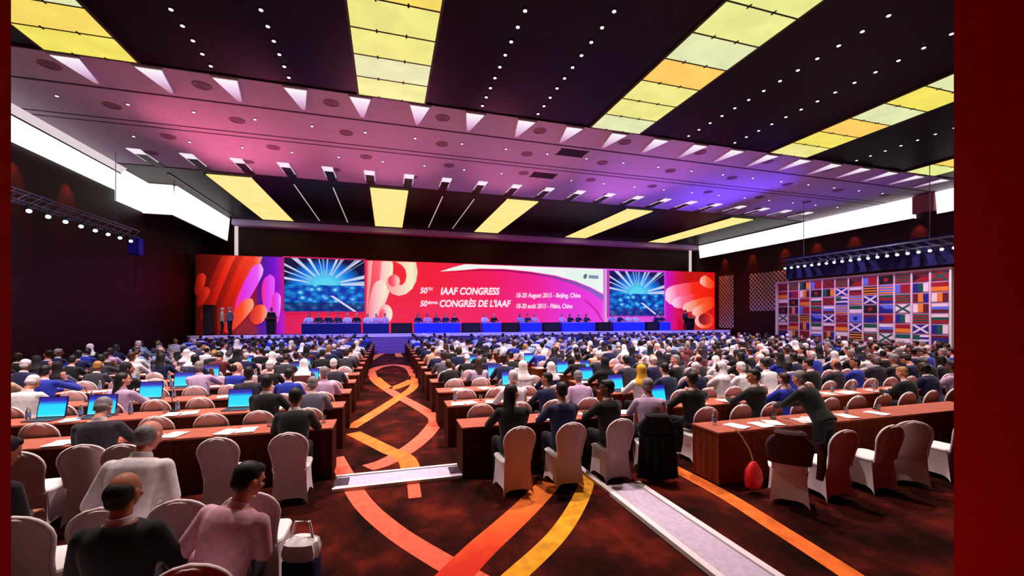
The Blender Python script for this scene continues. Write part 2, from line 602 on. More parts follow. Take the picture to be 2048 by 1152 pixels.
t = thing('cove_light', 'long glowing white cove with a deep step along the top of the left wall', 'cove light', (XL, 0, 0), 0, 'cove lights along the side walls')
band(t, 'diffuser', m_cove, 1, 0.15, 0.25, 8.3, 9.08, 2.0, 24.0)
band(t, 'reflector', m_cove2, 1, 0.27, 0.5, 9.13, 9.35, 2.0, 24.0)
MB().box((0.1, 2.0, 9.08), (0.27, 24.0, 9.13)).build('lip', m_groove, t, 0)
band(t, 'deep_diffuser', m_cove, 1, 0.2, 0.3, 7.8, 9.35, 24.0, 26.3)
MB().box((0.02, 26.3, 7.8), (1.35, 26.4, 9.35)).build('end_diffuser', m_cove, t, 0)
MB().box((0.05, 23.96, 7.8), (0.2, 24.0, 8.4)).build('end_diffuser', m_cove, t, 0)
band(t, 'inner_diffuser', m_cove, 1, 1.35, 1.5, 7.8, 9.35, 26.4, 34.2)
MB().box((0.02, 26.4, 7.74), (1.3, 34.9, 7.8)).build('soffit_board', m_dark, t, 0)
t = thing('cove_light', 'long glowing white cove along the top of the right wall', 'cove light', (XR, 0, 0), 0, 'cove lights along the side walls')
for y0, y1 in ((5.0, 15.6), (16.6, 34.0)):
    band(t, 'diffuser', m_cove, -1, 0.15, 0.3, 8.08, 9.3, y0, y1)
    MB().box((-0.3, y0, 8.02), (-0.02, y1, 8.08)).build('lip', m_groove, t, 0)
MB().box((-0.4, 15.6, 8.3), (-0.02, 16.6, 9.3)).build('end_panel', mat('pink_panel', (150, 90, 96), 0.7), t, 0)
# ------------------------------------------------------------------ stage
YS, YW, ZS = 30.0, 32.0, 1.25
m_fascia = mat('lilac_stage_fascia', (96, 64, 104), 0.7)
t = thing('stage', 'long raised stage with pale nosing across the end of the hall', 'stage', (0, YS, 0))
MB().box((-11.6, 0.02, 0), (28.9, 2.6, ZS - 0.06)).build('platform', m_fascia, t, 0)
MB().box((-11.62, 0.0, ZS - 0.06), (28.92, 2.62, ZS)).build('deck', mat('stage_deck', (70, 24, 30), 0.5), t, 0)
MB().box((-11.62, -0.05, ZS - 0.2), (28.92, 0.0, ZS + 0.02)).build('nosing', mat('pale_nosing', (236, 205, 222), 0.5), t, 0)
t = thing('stage_steps', 'carpeted lilac steps up to the stage at the end of the aisle', 'steps', (0.35, YS - 0.06, 0))
for k in range(4):
    MB().box((-1.45, -0.3 * (4 - k), 0.0), (1.45, -0.3 * (3 - k), 0.26 * (k + 1))).build('step', mat('lilac_step_carpet', (120, 84, 120), 0.9), t, 0)

bd = thing('stage_backdrop', 'very long glowing red and magenta backdrop with plumes and congress lettering', 'backdrop', (0, YW, 0))
X0, X1 = -11.95, 29.1
ZT0, ZT1 = on_plane(395, 508, YW)[1], on_plane(1428, 545, YW)[1]
stops = []
for px, c in ((392, (60, 6, 4)), (440, (120, 10, 8)), (508, (150, 20, 30)), (522, (70, 0, 150)), (548, (120, 0, 210)), (566, (190, 20, 190)), (572, (226, 20, 80)),
              (640, (250, 30, 60)), (740, (246, 30, 46)), (860, (252, 30, 56)), (980, (252, 22, 92)), (1070, (250, 30, 150)), (1130, (240, 45, 215)), (1200, (246, 64, 232)),
              (1212, (240, 110, 235)), (1325, (225, 60, 225)), (1334, (205, 0, 200)), (1352, (225, 0, 90)), (1372, (200, 8, 14)), (1428, (228, 14, 6))):
    stops.append(((on_plane(px, 600, YW)[0] - X0) / (X1 - X0), c))
m_bd = ramp_emis('backdrop_print', stops, 0, 0.9)
zb = MB()
zb.prism([(X0, ZS), (X1, ZS), (X1, ZT1), (X0, ZT0)], lambda u, v, k: (u, 0.25 if k else 0.0, v))
zb.build('panel', m_bd, bd, 0)
LAY = [0.0]


def art(name, poly, m, layer, thick=0.02):
    """a raised cut-out of the printed artwork, outline in hall metres"""
    y = -0.015 * layer
    poly = [(a, max(b, 509.5 + 0.0359 * (a - 400))) for a, b in poly]
    return MB().prism([on_plane(a, b, YW) for a, b in poly], lambda u, v, k: (u, y if k else y - thick, v)).build(name, m, bd, 0)


def petal_poly(tip, root, w, n=14, bend=0.0):
    (x1, y1), (x0, y0) = tip, root
    L = math.hypot(x1 - x0, y1 - y0)
    ux, uy = (x1 - x0) / L, (y1 - y0) / L
    nx, ny = -uy, ux
    left, right = [], []
    for i in range(n + 1):
        s = i / n
        ww = w * (math.sin(PI * min(1, s * 0.5 + 0.18)) ** 0.8) * (1 - max(0, (s - 0.8) / 0.2) ** 2) ** 0.5
        if s < 0.15:
            ww *= 0.55 + 3 * s
        o = bend * math.sin(PI * s)
        cx_, cy_ = x0 + ux * L * s + nx * o, y0 + uy * L * s + ny * o
        left.append((cx_ + nx * ww, cy_ + ny * ww))
        if ww > 1e-3:
            right.append((cx_ - nx * ww, cy_ - ny * ww))
    return left + right[::-1]


def spiral_poly(cx_, cy_, r0, r1, a0, a1, w0, w1, n=26, sy=1.0):
    o, i_ = [], []
    for k in range(n + 1):
        s = k / n
        a = R(a0 + (a1 - a0) * s)
        r = r0 + (r1 - r0) * s
        w = w0 + (w1 - w0) * s
        o.append((cx_ + (r + w) * math.cos(a), cy_ + (r + w) * math.sin(a) * sy))
        i_.append((cx_ + (r - w) * math.cos(a), cy_ + (r - w) * math.sin(a) * sy))
    return o + i_[::-1]


m_fire = ramp_emis('plume_fire', [(0, (120, 10, 4)), (0.45, (236, 34, 10)), (0.8, (255, 70, 40)), (1, (255, 150, 120))], 0, 0.9)
m_fire2 = ramp_emis('plume_ember', [(0, (96, 8, 4)), (0.5, (180, 22, 8)), (1, (236, 54, 30))], 0, 0.9)
m_orange = ramp_emis('plume_orange', [(0, (200, 26, 6)), (0.6, (255, 74, 20)), (1, (255, 170, 130))], 0, 0.95)
m_violet = ramp_emis('plume_violet', [(0, (255, 40, 120)), (0.35, (226, 52, 236)), (0.8, (240, 90, 250)), (1, (255, 190, 255))], 0, 0.95)
m_cream = ramp_emis('plume_cream', [(0, (246, 110, 110)), (0.5, (255, 196, 200)), (1, (252, 246, 206))], 0, 0.95)
m_pinkp = ramp_emis('plume_pink', [(0, (250, 40, 60)), (0.5, (255, 100, 120)), (1, (255, 215, 200))], 0, 0.95)
def fan(tip0, tip1, root0, root1, w, m, n, l0, bend=0.0):
    """overlapping feathers between two outlines"""
    for k in range(n):
        q = k / max(1, n - 1)
        tp = (tip0[0] + (tip1[0] - tip0[0]) * q, tip0[1] + (tip1[1] - tip0[1]) * q)
        rt = (root0[0] + (root1[0] - root0[0]) * q, root0[1] + (root1[1] - root0[1]) * q)
        art('plume', petal_poly(tp, rt, w, 14, bend), m[k % len(m)], l0 + k)


fan((470, 494), (512, 494), (405, 640), (440, 660), 17, [m_fire2, m_fire], 4, 1)
art('plume', petal_poly((522, 492), (448, 662), 14), m_fire, 6)
art('plume', petal_poly((523, 528), (474, 622), 13), m_violet, 7)
art('plume', petal_poly((506, 598), (452, 664), 13), m_orange, 8)
art('plume', petal_poly((406, 546), (394, 590), 9), m_fire2, 1)
art('plume', petal_poly((416, 574), (396, 612), 9), m_fire2, 2)
art('plume', petal_poly((540, 548), (550, 642), 13, bend=-8), m_violet, 2)
art('plume', petal_poly((554, 584), (550, 650), 9), m_violet, 3)
art('bud', [(518 + 17 * math.cos(a) - 4 * math.sin(a), 629 + 20 * math.sin(a)) for a in [2 * PI * k / 22 for k in range(22)]], m_orange, 9)
# centre: the feather and its scroll
fan((738, 500), (768, 502), (736, 632), (741, 642), 13, [m_pinkp, m_cream, m_pinkp], 4, 1, 5)
art('plume', petal_poly((776, 505), (744, 642), 12, bend=9), m_cream, 6)
art('plume', petal_poly((764, 560), (740, 645), 14), m_cream, 7)
art('scroll', [(777, 515), (832, 517), (835, 545), (832, 563), (824, 578), (812, 588), (798, 592), (784, 588), (775, 578), (772, 566), (775, 556), (782, 550), (791, 550), (798, 555), (800, 563), (798, 570),
               (805, 570), (811, 562), (813, 551), (811, 540), (804, 531), (792, 524), (780, 520)], ramp_emis('scroll_cream', [(0, (255, 150, 150)), (0.45, (255, 205, 190)), (0.8, (250, 244, 200)), (1, (244, 214, 180))], 0, 0.95), 8)
art('scroll_tip', [(787 + 10.5 * math.cos(a), 562 + 12 * math.sin(a)) for a in [2 * PI * k / 20 for k in range(20)]], m_pinkp, 9)
art('curl', [(771 + 14 * math.cos(a), 628 + 19 * math.sin(a)) for a in [2 * PI * k / 20 for k in range(20)]], m_cream, 8)
art('curl', [(767 + 8 * math.cos(a), 630 + 12 * math.sin(a)) for a in [2 * PI * k / 20 for k in range(20)]], m_pinkp, 9)
# the white sweep, its purple lower line and dark top edge
art('sweep', [(880, 543), (905, 535), (930, 522), (1010, 524), (1110, 530), (1206, 538), (1206, 588), (1180, 574), (1150, 562), (1110, 551), (1060, 543), (1010, 538), (960, 537), (915, 541)],
    emis('sweep_white', (234, 248, 240), 0.95, (250, 250, 250), 0.6), 2)
art('sweep_edge', [(886, 545), (960, 539), (1010, 540), (1060, 545), (1110, 553), (1150, 564), (1180, 576), (1206, 590), (1206, 602), (1180, 584), (1150, 570), (1110, 557), (1060, 548), (1010, 542.5), (960, 541.5)],
    ramp_emis('sweep_edge_tone', [(0, (190, 0, 40)), (0.5, (150, 0, 110)), (1, (150, 110, 220))], 0, 0.8), 1)
art('top_band', [(905, 528), (925, 518), (960, 516), (1100, 522), (1210, 532), (1210, 537), (1110, 529.5), (1010, 523.5), (930, 521.5)], mat('navy_edge', (8, 6, 40), 0.6), 3)
art('arc_line', [(1168, 600), (1190, 622), (1205, 645), (1208, 645), (1194, 621), (1170, 598)], emis('arc_tone', (220, 30, 170), 0.8), 2)
art('post', [(1208.5, 538), (1212.5, 538), (1212.5, 650), (1208.5, 650)], emis('post_tone', (245, 190, 240), 0.7), 4)
# small emblem on the white sweep
art('emblem', [(1166, 551), (1171, 547), (1174, 551), (1172, 557), (1167, 558)], emis('emblem_green', (96, 140, 140), 0.7), 3)
art('emblem', [(1177, 550), (1196, 551.5), (1196, 558), (1177, 557)], emis('emblem_blue', (150, 170, 205), 0.7), 3)
# right wing
m_r1 = ramp_emis('plume_right', [(0, (255, 220, 255)), (0.25, (255, 110, 150)), (0.55, (255, 40, 20)), (1, (240, 20, 8))], 0, 0.95)
m_r2 = ramp_emis('plume_right_orange', [(0, (255, 200, 190)), (0.5, (255, 96, 40)), (1, (255, 40, 16))], 0, 0.95)
art('plume', petal_poly((1328, 592), (1427, 572), 17), m_r1, 1)
art('plume', petal_poly((1330, 599), (1427, 584), 14), m_r1, 2)
art('plume', petal_poly((1342, 608), (1427, 592), 12), m_r1, 3)
art('plume', petal_poly((1364, 618), (1427, 598), 10), m_r2, 4)
art('plume', petal_poly((1383, 628), (1427, 606), 9), m_r2, 5)
art('plume', petal_poly((1401, 556), (1427, 574), 10), m_r2, 2)
art('bud', [(1408 + 19 * math.cos(a), 641 + 16 * math.sin(a)) for a in [2 * PI * k / 22 for k in range(22)]], m_r2, 3)
art('bud', [(1409 + 13 * math.cos(a), 638 + 12 * math.sin(a)) for a in [2 * PI * k / 22 for k in range(22)]], m_fire2, 4)

m_text = emis('lettering_white', (255, 232, 245), 1.0)


def text(body, px0, px1, py_base, height_px, bold=0.0, name='lettering', y=-0.09):
    x0, z0 = on_plane(px0, py_base, YW)
    x1, z1 = on_plane(px1, py_base, YW)
    _, zt = on_plane((px0 + px1) / 2, py_base - height_px, YW)
    cu = bpy.data.curves.new(name, 'FONT')
    cu.body = body
    cu.extrude = 0.01
    cu.shear = 0.18
    cu.offset = bold
    cu.size = 1.0
    o = bpy.data.objects.new(name, cu)
    COL.objects.link(o)
    dg = bpy.context.evaluated_depsgraph_get()
    me = bpy.data.meshes.new_from_object(o.evaluated_get(dg))
    bpy.data.objects.remove(o)
    xs = [v.co.x for v in me.vertices]
    ys = [v.co.y for v in me.vertices]
    w = max(xs) - min(xs)
    h = 0.70
    sx = (x1 - x0) / w
    sz = (zt - (z0 + z1) / 2) / h
    xm = min(xs)
    for v in me.vertices:
        a, b, c = v.co
        v.co = (x0 + (a - xm) * sx, y - c, z0 + (z1 - z0) * ((a - xm) / w) + b * sz)
    me.materials.clear()
    me.materials.append(m_text)
    return link(name, me, bd)


text('50', 840, 855, 586.5, 11, 0.03)
text('TH', 856, 865, 581, 6, 0.02)
text('IAAF CONGRESS', 881, 999, 589, 13.5, 0.03)
text('50', 840, 855, 612.5, 11, 0.03)
text('ème', 856, 875, 608, 7, 0.02)
text("CONGRÈS DE L'IAAF", 879, 1021, 613.5, 13, 0.03)
text('18-20 August 2015 - Beijing, China', 1032, 1160, 595, 9, 0.015)
text('18-20 août 2015 - Pékin, Chine', 1032, 1144, 616.5, 9, 0.015)


# the two video screens: hall picture with rays of light over a blue crowd
def screen_mat(name, cx_, cz_, pink):
    m = bpy.data.materials.new(name)
    m.use_nodes = True
    nt = m.node_tree
    N, Lk = nt.nodes, nt.links
    b = N['Principled BSDF']
    b.inputs['Base Color'].default_value = (0.01, 0.01, 0.02, 1)
    b.inputs['Emission Strength'].default_value = 0.95
    tc = N.new('ShaderNodeTexCoord')
    sx = N.new('ShaderNodeSeparateXYZ')
    Lk.new(tc.outputs['Generated'], sx.inputs[0])

    def mth(op, a, b_=None, c=None):
        n = N.new('ShaderNodeMath')
        n.operation = op
        for i, q in enumerate((a, b_, c)):
            if q is None:
                continue
            if isinstance(q, (int, float)):
                n.inputs[i].default_value = q
            else:
                Lk.new(q, n.inputs[i])
        return n.outputs[0]

    u = mth('SUBTRACT', sx.outputs[0], cx_)
    v = mth('SUBTRACT', sx.outputs[2], cz_)
    ang = mth('ARCTAN2', v, mth('MULTIPLY', u, 1.4))
    nz = N.new('ShaderNodeTexNoise')
    nz.noise_dimensions = '1D'
    nz.inputs['Scale'].default_value = 6.5
    nz.inputs['Detail'].default_value = 2
    Lk.new(ang, nz.inputs['W'])
    rad = mth('SQRT', mth('ADD', mth('MULTIPLY', u, u), mth('MULTIPLY', v, v)))
    rays = mth('GREATER_THAN', nz.outputs['Fac'], 0.56)
    up = mth('GREATER_THAN', v, -0.03)
    rays = mth('MULTIPLY', mth('MULTIPLY', rays, up), mth('GREATER_THAN', rad, 0.2))
    # crowd
    vo = N.new('ShaderNodeTexVoronoi')
    vo.inputs['Scale'].default_value = 11
    Lk.new(tc.outputs['Generated'], vo.inputs['Vector'])
    rp = N.new('ShaderNodeValToRGB')
    el = rp.color_ramp.elements
    el[0].position, el[0].color = 0.1, lin((190, 225, 255))
    el[1].position, el[1].color = 0.7, lin((4, 50, 165))
    e = el.new(0.3)
    e.color = lin((10, 150, 230))
    Lk.new(vo.outputs['Distance'], rp.inputs['Fac'])
    sky = N.new('ShaderNodeValToRGB')
    el = sky.color_ramp.elements
    el[0].position, el[0].color = 0.12, lin((90, 215, 245))
    el[1].position, el[1].color = 0.5, lin((20, 8, 90) if pink else (4, 6, 60))
    e = el.new(0.34)
    e.color = lin((10, 120, 235))
    Lk.new(rad, sky.inputs['Fac'])
    mx = N.new('ShaderNodeMix')
    mx.data_type = 'RGBA'
    Lk.new(mth('LESS_THAN', v, 0.0), mx.inputs['Factor'])
    Lk.new(sky.outputs['Color'], mx.inputs['A'])
    Lk.new(rp.outputs['Color'], mx.inputs['B'])
    m2 = N.new('ShaderNodeMix')
    m2.data_type = 'RGBA'
    Lk.new(mth('MULTIPLY', rays, 0.85), m2.inputs['Factor'])
    Lk.new(mx.outputs['Result'], m2.inputs['A'])
    m2.inputs['B'].default_value = lin((214, 226, 255))
    # bright aisle lines low in the picture
    d1 = mth('ABSOLUTE', mth('SUBTRACT', u, mth('MULTIPLY', mth('ADD', v, 0.12), -1.0)))
    ln = mth('MULTIPLY', mth('LESS_THAN', d1, 0.022), mth('LESS_THAN', v, -0.2))
    low = N.new('ShaderNodeMix')
    low.data_type = 'RGBA'
    Lk.new(mth('MULTIPLY', mth('LESS_THAN', v, -0.33), 0.75), low.inputs['Factor'])
    Lk.new(m2.outputs['Result'], low.inputs['A'])
    low.inputs['B'].default_value = lin((30, 10, 120) if pink else (4, 10, 70))
    m3 = N.new('ShaderNodeMix')
    m3.data_type = 'RGBA'
    Lk.new(ln, m3.inputs['Factor'])
    Lk.new(low.outputs['Result'], m3.inputs['A'])
    m3.inputs['B'].default_value = lin((225, 215, 255))
    Lk.new(m3.outputs['Result'], b.inputs['Emission Color'])
    return m


for nm, (a, b_), (c, d), lab, pink in (('video_screen', (570, 519), (729, 623), 'larger left video screen showing a blue-lit crowd under light rays', False),
                                        ('video_screen', (1216, 544), (1325, 632), 'smaller right video screen with purple rim showing a blue-lit crowd', True)):
    xa, za = on_plane(a, b_, YW)
    xb, _ = on_plane(c, d, YW)
    zt0 = za
    zb0 = on_plane((a + c) / 2, d, YW)[1]
    zt0 = on_plane((a + c) / 2, b_, YW)[1]
    t = thing(nm, lab, 'screen', ((xa + xb) / 2, YW - 0.22, (zb0 + zt0) / 2))
    w, h = (xb - xa) / 2, (zt0 - zb0) / 2
    MB().box((-w, -0.02, -h), (w, 0.0, h)).build('display', screen_mat('screen_picture_' + ('pink' if pink else 'blue'), 0.5, 0.5, pink), t, 0)
    MB().box((-w - 0.1, 0.0, -h - 0.1), (w + 0.1, 0.12, h + 0.1)).build('casing', m_black, t, 0)
    fr = MB()
    q = 0.1
    fr.box((-w - q, -0.03, h), (w + q, 0.0, h + q)).box((-w - q, -0.03, -h - q), (w + q, 0.0, -h)).box((-w - q, -0.03, -h), (-w, 0.0, h)).box((w, -0.03, -h), (w + q, 0.0, h))
    fr.build('bezel', emis('screen_rim_pink', (235, 60, 225), 0.8) if pink else emis('screen_rim_red', (222, 30, 110), 0.7), t, 0)

# the head table on the stage: blue skirted tables with black blocks between
m_blue = mat('blue_table_skirt', (40, 56, 200), 0.7, 0.2, 8)
m_navy = mat('navy_table_skirt', (16, 18, 92), 0.7, 0.2, 8)
edges = [(605, 665, 'n'), (665, 722, 'n'), (726, 778, 'n'), (782, 824, 'k'), (828, 920, 'b'), (923, 958, 'k'), (962, 1000, 'b'), (1003, 1033, 'k'), (1037, 1080, 'b'), (1083, 1114, 'k'), (1120, 1186, 'b'),
         (1190, 1215, 'k'), (1222, 1284, 'b'), (1287, 1311, 'k'), (1314, 1335, 'b')]
nk = nb = 0
HT = []
for a, b_, kind in edges:
    x0 = on_plane(a, 650, 30.7)[0]
    x1 = on_plane(b_, 650, 30.7)[0]
    if kind == 'k':
        t = thing('stage_monitor', '%s black floor monitor from the left in the stage head table run' % ORD[nk], 'monitor', ((x0 + x1) / 2, 30.55, ZS), 0, 'black monitors along the head table')
        w = (x1 - x0) / 2
        MB().prism([(-0.3, 0), (0.3, 0), (0.3, 0.5), (0.05, 0.73), (-0.3, 0.73)], lambda u, v, k: (-w if k else w, u, v)).build('cabinet', m_black, t, 0)
        MB().box((-w * 0.85, -0.315, 0.1), (w * 0.85, -0.30, 0.64)).build('grille', m_grate, t, 0)
        nk += 1
    else:
        t = thing('head_table', '%s %s-skirted head table from the left on the stage' % (ORD[nb], 'blue' if kind == 'b' else 'navy'), 'table', ((x0 + x1) / 2, 30.6, ZS), 0, 'skirted head tables on the stage')
        w = (x1 - x0) / 2
        MB().box((-w, -0.3, 0.70), (w, 0.3, 0.74)).build('tabletop', mat('head_table_top', (170, 150, 225), 0.5), t, 0)
        pts = []
        n = max(8, int(w * 24))
        for i in range(n + 1):
            x = -w + 2 * w * i / n
            pts.append((x, -0.29 - (0.012 if i % 2 else 0.0)))
        pts += [(w, 0.29), (-w, 0.29)]
        MB().prism(pts, lambda u, v, k: (u, v, 0.70 if k else 0.01)).build('skirt', m_blue if kind == 'b' else m_navy, t, 0)
        nb += 1
        nper = max(1, int(round((x1 - x0) / 0.66)))
        for i in range(nper):
            HT.append((x0 + (x1 - x0) * (i + 0.5) / nper, len(HT)))
        MB_ = None
# lectern at the left of the stage and a music stand like stand on the right
def lectern(x, y, label):
    t = thing('lectern', label, 'lectern', (x, y, ZS))
    MB().prism([(-0.22, 0), (0.22, 0), (0.28, 1.0), (-0.28, 1.0)], lambda u, v, k: (u, 0.2 if k else -0.2, v)).build('column', m_black, t, 0)
    MB().prism([(-0.3, 1.0), (0.3, 1.12), (0.3, 1.16), (-0.3, 1.04)], lambda u, v, k: (-0.34 if k else 0.34, u, v)).build('reading_top', mat('lectern_wood', (60, 24, 16), 0.4), t, 0)
    MB().tube([(0.1, 0.2, 1.1), (0.1, 0.15, 1.3), (0.08, 0.28, 1.42)], 0.012, 6).build('microphone', m_black, t)


lectern(on_plane(541, 650, 30.5)[0], 30.7, 'dark lectern between the bud and plume artwork at the stage left')
lectern(on_plane(1384, 650, 30.5)[0], 30.7, 'dark lectern before the red plumes at the stage right end')
# tall dark speaker column beside the left edge of the backdrop
t = thing('line_speaker', 'tall narrow dark loudspeaker column at the left end of the stage', 'speaker', (on_plane(411, 650, 30.5)[0] + 0.2, 30.6, ZS))
MB().box((-0.28, -0.25, 0), (0.28, 0.25, 1.9)).build('cabinet', m_black, t, 0)
MB().box((-0.24, -0.27, 0.08), (0.24, -0.25, 1.82)).build('grille', m_grate, t, 0)

# ------------------------------------------------------------------ flag display along the right wall
fd = thing('flag_display', 'long white-framed display wall hung with rows of national flags', 'display', (24.0, 12.4, 0))
L = 8.6
H0, H1 = 0.65, 4.55
MB().box((0.06, 0, 0), (0.14, L, H1)).build('backing', mat('lilac_board', (180, 140, 176), 0.7), fd, 0)
fr = MB()
fr.box((-0.02, -0.08, 0), (0.16, 0.0, H1 + 0.08)).box((-0.02, L, 0), (0.16, L + 0.14, H1 + 0.08)).box((-0.02, 0, H1), (0.16, L, H1 + 0.08))
fr.build('frame', m_white, fd, 0)
NC, NR = 12, 8
for i in range(1, NC):
    MB().box((0.02, i * L / NC - 0.03, 0), (0.06, i * L / NC + 0.03, H1)).build('divider', mat('divider_white', (226, 200, 220), 0.6), fd, 0)
pal = {'r': (150, 14, 30), 'b': (24, 28, 130), 'w': (232, 214, 226), 'g': (16, 84, 66), 'y': (226, 130, 40), 'k': (16, 10, 18), 'c': (84, 110, 220), 'm': (96, 20, 44), 'o': (214, 96, 24), 'p': (210, 160, 190)}
pm = {k: mat('flag_' + k, c, 0.8) for k, c in pal.items()}
pkeys = list(pal)
random.seed(11)
designs = []
for q in range(26):
    kind = random.choice(['h3', 'v3', 'h3', 'v3', 'disc', 'cross', 'canton', 'saltire', 'h2', 'tri', 'stripes'])
    designs.append((kind, random.sample(['r', 'b', 'w', 'g', 'y', 'k', 'c', 'm', 'r', 'w', 'b'], 3)))
FM = []
fw, fh = 0.60, 0.40
for kind, cs in designs:
    f = MB()

    def q(y0, z0, y1, z1, mi, x=-0.004):
        f.box((x, y0 * fw, z0 * fh), (0.012, y1 * fw, z1 * fh), mi)

    if kind == 'h3':
        for k in range(3):
            q(0, k / 3, 1, (k + 1) / 3, k)
    elif kind == 'v3':
        for k in range(3):
            q(k / 3, 0, (k + 1) / 3, 1, k)
    elif kind == 'h2':
        q(0, 0, 1, .5, 0)
        q(0, .5, 1, 1, 1)
    elif kind == 'disc':
        q(0, 0, 1, 1, 0)
        f.prism([(0.5 * fw + 0.11 * math.cos(a), 0.5 * fh + 0.11 * math.sin(a)) for a in [2 * PI * k / 16 for k in range(16)]], lambda u, v, k: (-0.004 if k else -0.012, u, v), 1)
    elif kind == 'cross':
        q(0, 0, 1, 1, 0)
        q(.58, 0, .72, 1, 1, -0.01)
        q(0, .4, 1, .6, 1, -0.012)
    elif kind == 'saltire':
        q(0, 0, 1, 1, 0)
        f.prism([(0, 0), (0.08, 0), (fw, fh - .05), (fw, fh), (fw - .08, fh), (0, .05)], lambda u, v, k: (-0.004 if k else -0.010, u, v), 1)
        f.prism([(fw, 0), (fw - .08, 0), (0, fh - .05), (0, fh), (.08, fh), (fw, .05)], lambda u, v, k: (-0.004 if k else -0.012, u, v), 1)
    elif kind == 'canton':
        for k in range(4):
            q(0, k / 4, 1, (k + 1) / 4, k % 2)
        q(.55, .45, 1, 1, 2, -0.01)
    elif kind == 'tri':
        q(0, 0, 1, .5, 0)
        q(0, .5, 1, 1, 1)
        f.prism([(fw, 0), (fw, fh), (fw * .55, fh / 2)], lambda u, v, k: (-0.004 if k else -0.012, u, v), 2)
    else:
        for k in range(6):
            q(0, k / 6, 1, (k + 1) / 6, k % 2)
    FM.append(f.mesh('flag', [pm[c] for c in cs], 0))
for i in range(NC):
    for j in range(NR):
        me = FM[(i * 7 + j * 11 + (i * j) % 5) % len(FM)]
        o = link('flag', me, fd)
        o.location = (0.04, i * L / NC + 0.06, H0 + 0.02 + j * (H1 - H0 - 0.02) / NR)

# lattice panels on the right wall
m_lat = mat('pale_lattice', (226, 200, 190), 0.7)


def lattice(y0, y1, z0, z1, label):
    t = thing('hanging_lattice', label, 'wall panel', (XR - 0.06, y0, z0), 0, 'pale lattice panels on the right wall')
    w, h = y1 - y0, z1 - z0
    MB().box((0, 0, 0), (0.05, w, h)).build('backing', mat('lattice_backing', (92, 52, 48), 0.8), t, 0)
    f = MB()
    s = 0.36
    nn = int((w + h) / s)
    for sg in (0, 1):
        for k in range(1, nn + 1):
            c = k * s
            a0, b0 = (min(c, w), max(0, c - w))
            a1, b1 = (max(0, c - h), min(c, h))
            if abs(a0 - a1) < 0.05:
                continue
            if sg:
                a0, a1 = w - a0, w - a1
            f.tube([(-0.01 - 0.012 * sg, a0, b0), (-0.01 - 0.012 * sg, a1, b1)], 0.035, 5)
    f.build('lattice', m_lat, t, 0)


lattice(24.6, 28.2, 2.9, 6.0, 'pale lattice panel high on the right wall beside the flag display')
lattice(29.9, 31.6, 1.4, 6.1, 'tall narrow lattice panel on the right wall next to the backdrop end')


# ------------------------------------------------------------------ lighting trusses along the side walls
def truss(label, x, y0, y1, z, tower=None, cloth=False):
    t = thing('lighting_truss', label, 'truss', (x, y0, z))
    L = y1 - y0
    s = 0.16
    for sx in (-s, s):
        for sz in (-s, s):
            MB().tube([(sx, 0, sz), (sx, L, sz)], 0.025, 6).build('chord', m_steel, t)
    n = int(L / 0.5)
    f = MB()
    for k in range(n):
        y = L * k / n
        y2 = L * (k + 1) / n
        for sx in (-s, s):
            f.tube([(sx, y, -s), (sx, y2, s)], 0.012, 5)
        f.tube([(-s, y, -s), (s, y2, -s)], 0.012, 5)
    f.build('bracing', m_steel, t)
    for yy in (L * 0.15, L * 0.85):
        MB().tube([(0, yy, s), (0, yy, ZC - z - 0.02)], 0.015, 6).build('hanger', m_steel, t)
    if cloth:
        MB().box((0.17, 0, -1.0), (0.2, L, 0.35)).build('valance', mat('navy_valance', (8, 8, 66), 0.8), t, 0)
    return t


truss('dark lighting truss hung along the left wall', -11.0, 13.5, 23.2, 6.15)
truss('lighting truss with navy valance hung above the flag display', 23.6, 11.6, 20.2, 5.75, None, True)
lamp_body = MB().loft([[(0.11 * q * math.cos(a), 0.11 * q * math.sin(a), z) for a in [2 * PI * k / 12 for k in range(12)]] for z, q in ((0.0, 0.6), (-0.12, 0.9), (-0.28, 1.0))]).mesh('stage_spotlight', m_black)
lamp_lens = MB().loft([[(0.07 * math.cos(a), 0.07 * math.sin(a), z) for a in [2 * PI * k / 12 for k in range(12)]] for z in (-0.275, -0.295)]).mesh('lens', emis('stage_lamp', (222, 226, 255), 3.0))
lamp_yoke = MB().tube([(-0.13, 0, -0.12), (-0.13, 0, 0.06), (0.13, 0, 0.06), (0.13, 0, -0.12)], 0.014, 5).mesh('yoke', m_black)


def stage_light(x, y, z, rot, label, group):
    o = link('stage_spotlight', lamp_body, None, (x, y, z))
    o.rotation_euler = rot
    tag(o, label, 'stage light', group)
    link('lens', lamp_lens, o)
    link('yoke', lamp_yoke, o)


for k in range(12):
    stage_light(-10.9, 14.0 + k * 0.78, 5.92, (R(-38), R(-30), 0), '%s-nearest stage lamp on the left wall truss' % ORD[k] if k else 'nearest stage lamp on the left wall truss', 'stage lamps on the left truss')
for k in range(20):
    stage_light(23.45, 11.95 + k * 0.42, 5.54, (R(-20), R(48), 0), '%s-nearest stage lamp on the truss above the flags' % ORD[k] if k else 'nearest stage lamp on the truss above the flags', 'stage lamps on the right truss')
t = thing('hanging_speaker', 'blue-lit loudspeaker hung at the far end of the left wall truss', 'speaker', (-10.9, 23.0, 5.2))
MB().box((-0.2, -0.2, 0), (0.2, 0.2, 0.75)).build('cabinet', mat('blue_lit_cabinet', (30, 30, 200), 0.5), t, 0)  # blue light on the speaker put into its own colours
MB().box((-0.17, -0.215, 0.05), (0.17, -0.2, 0.7)).build('grille', mat('blue_lit_grille', (50, 54, 240), 0.5), t, 0)
MB().tube([(0, 0, 0.75), (0, 0, 0.8)], 0.03, 8).build('bracket', m_steel, t)
MB().tube([(0, 0, 0), (0.02, 0, -0.9), (-0.03, 0, -1.6)], 0.02, 6).build('cable', m_black, t)
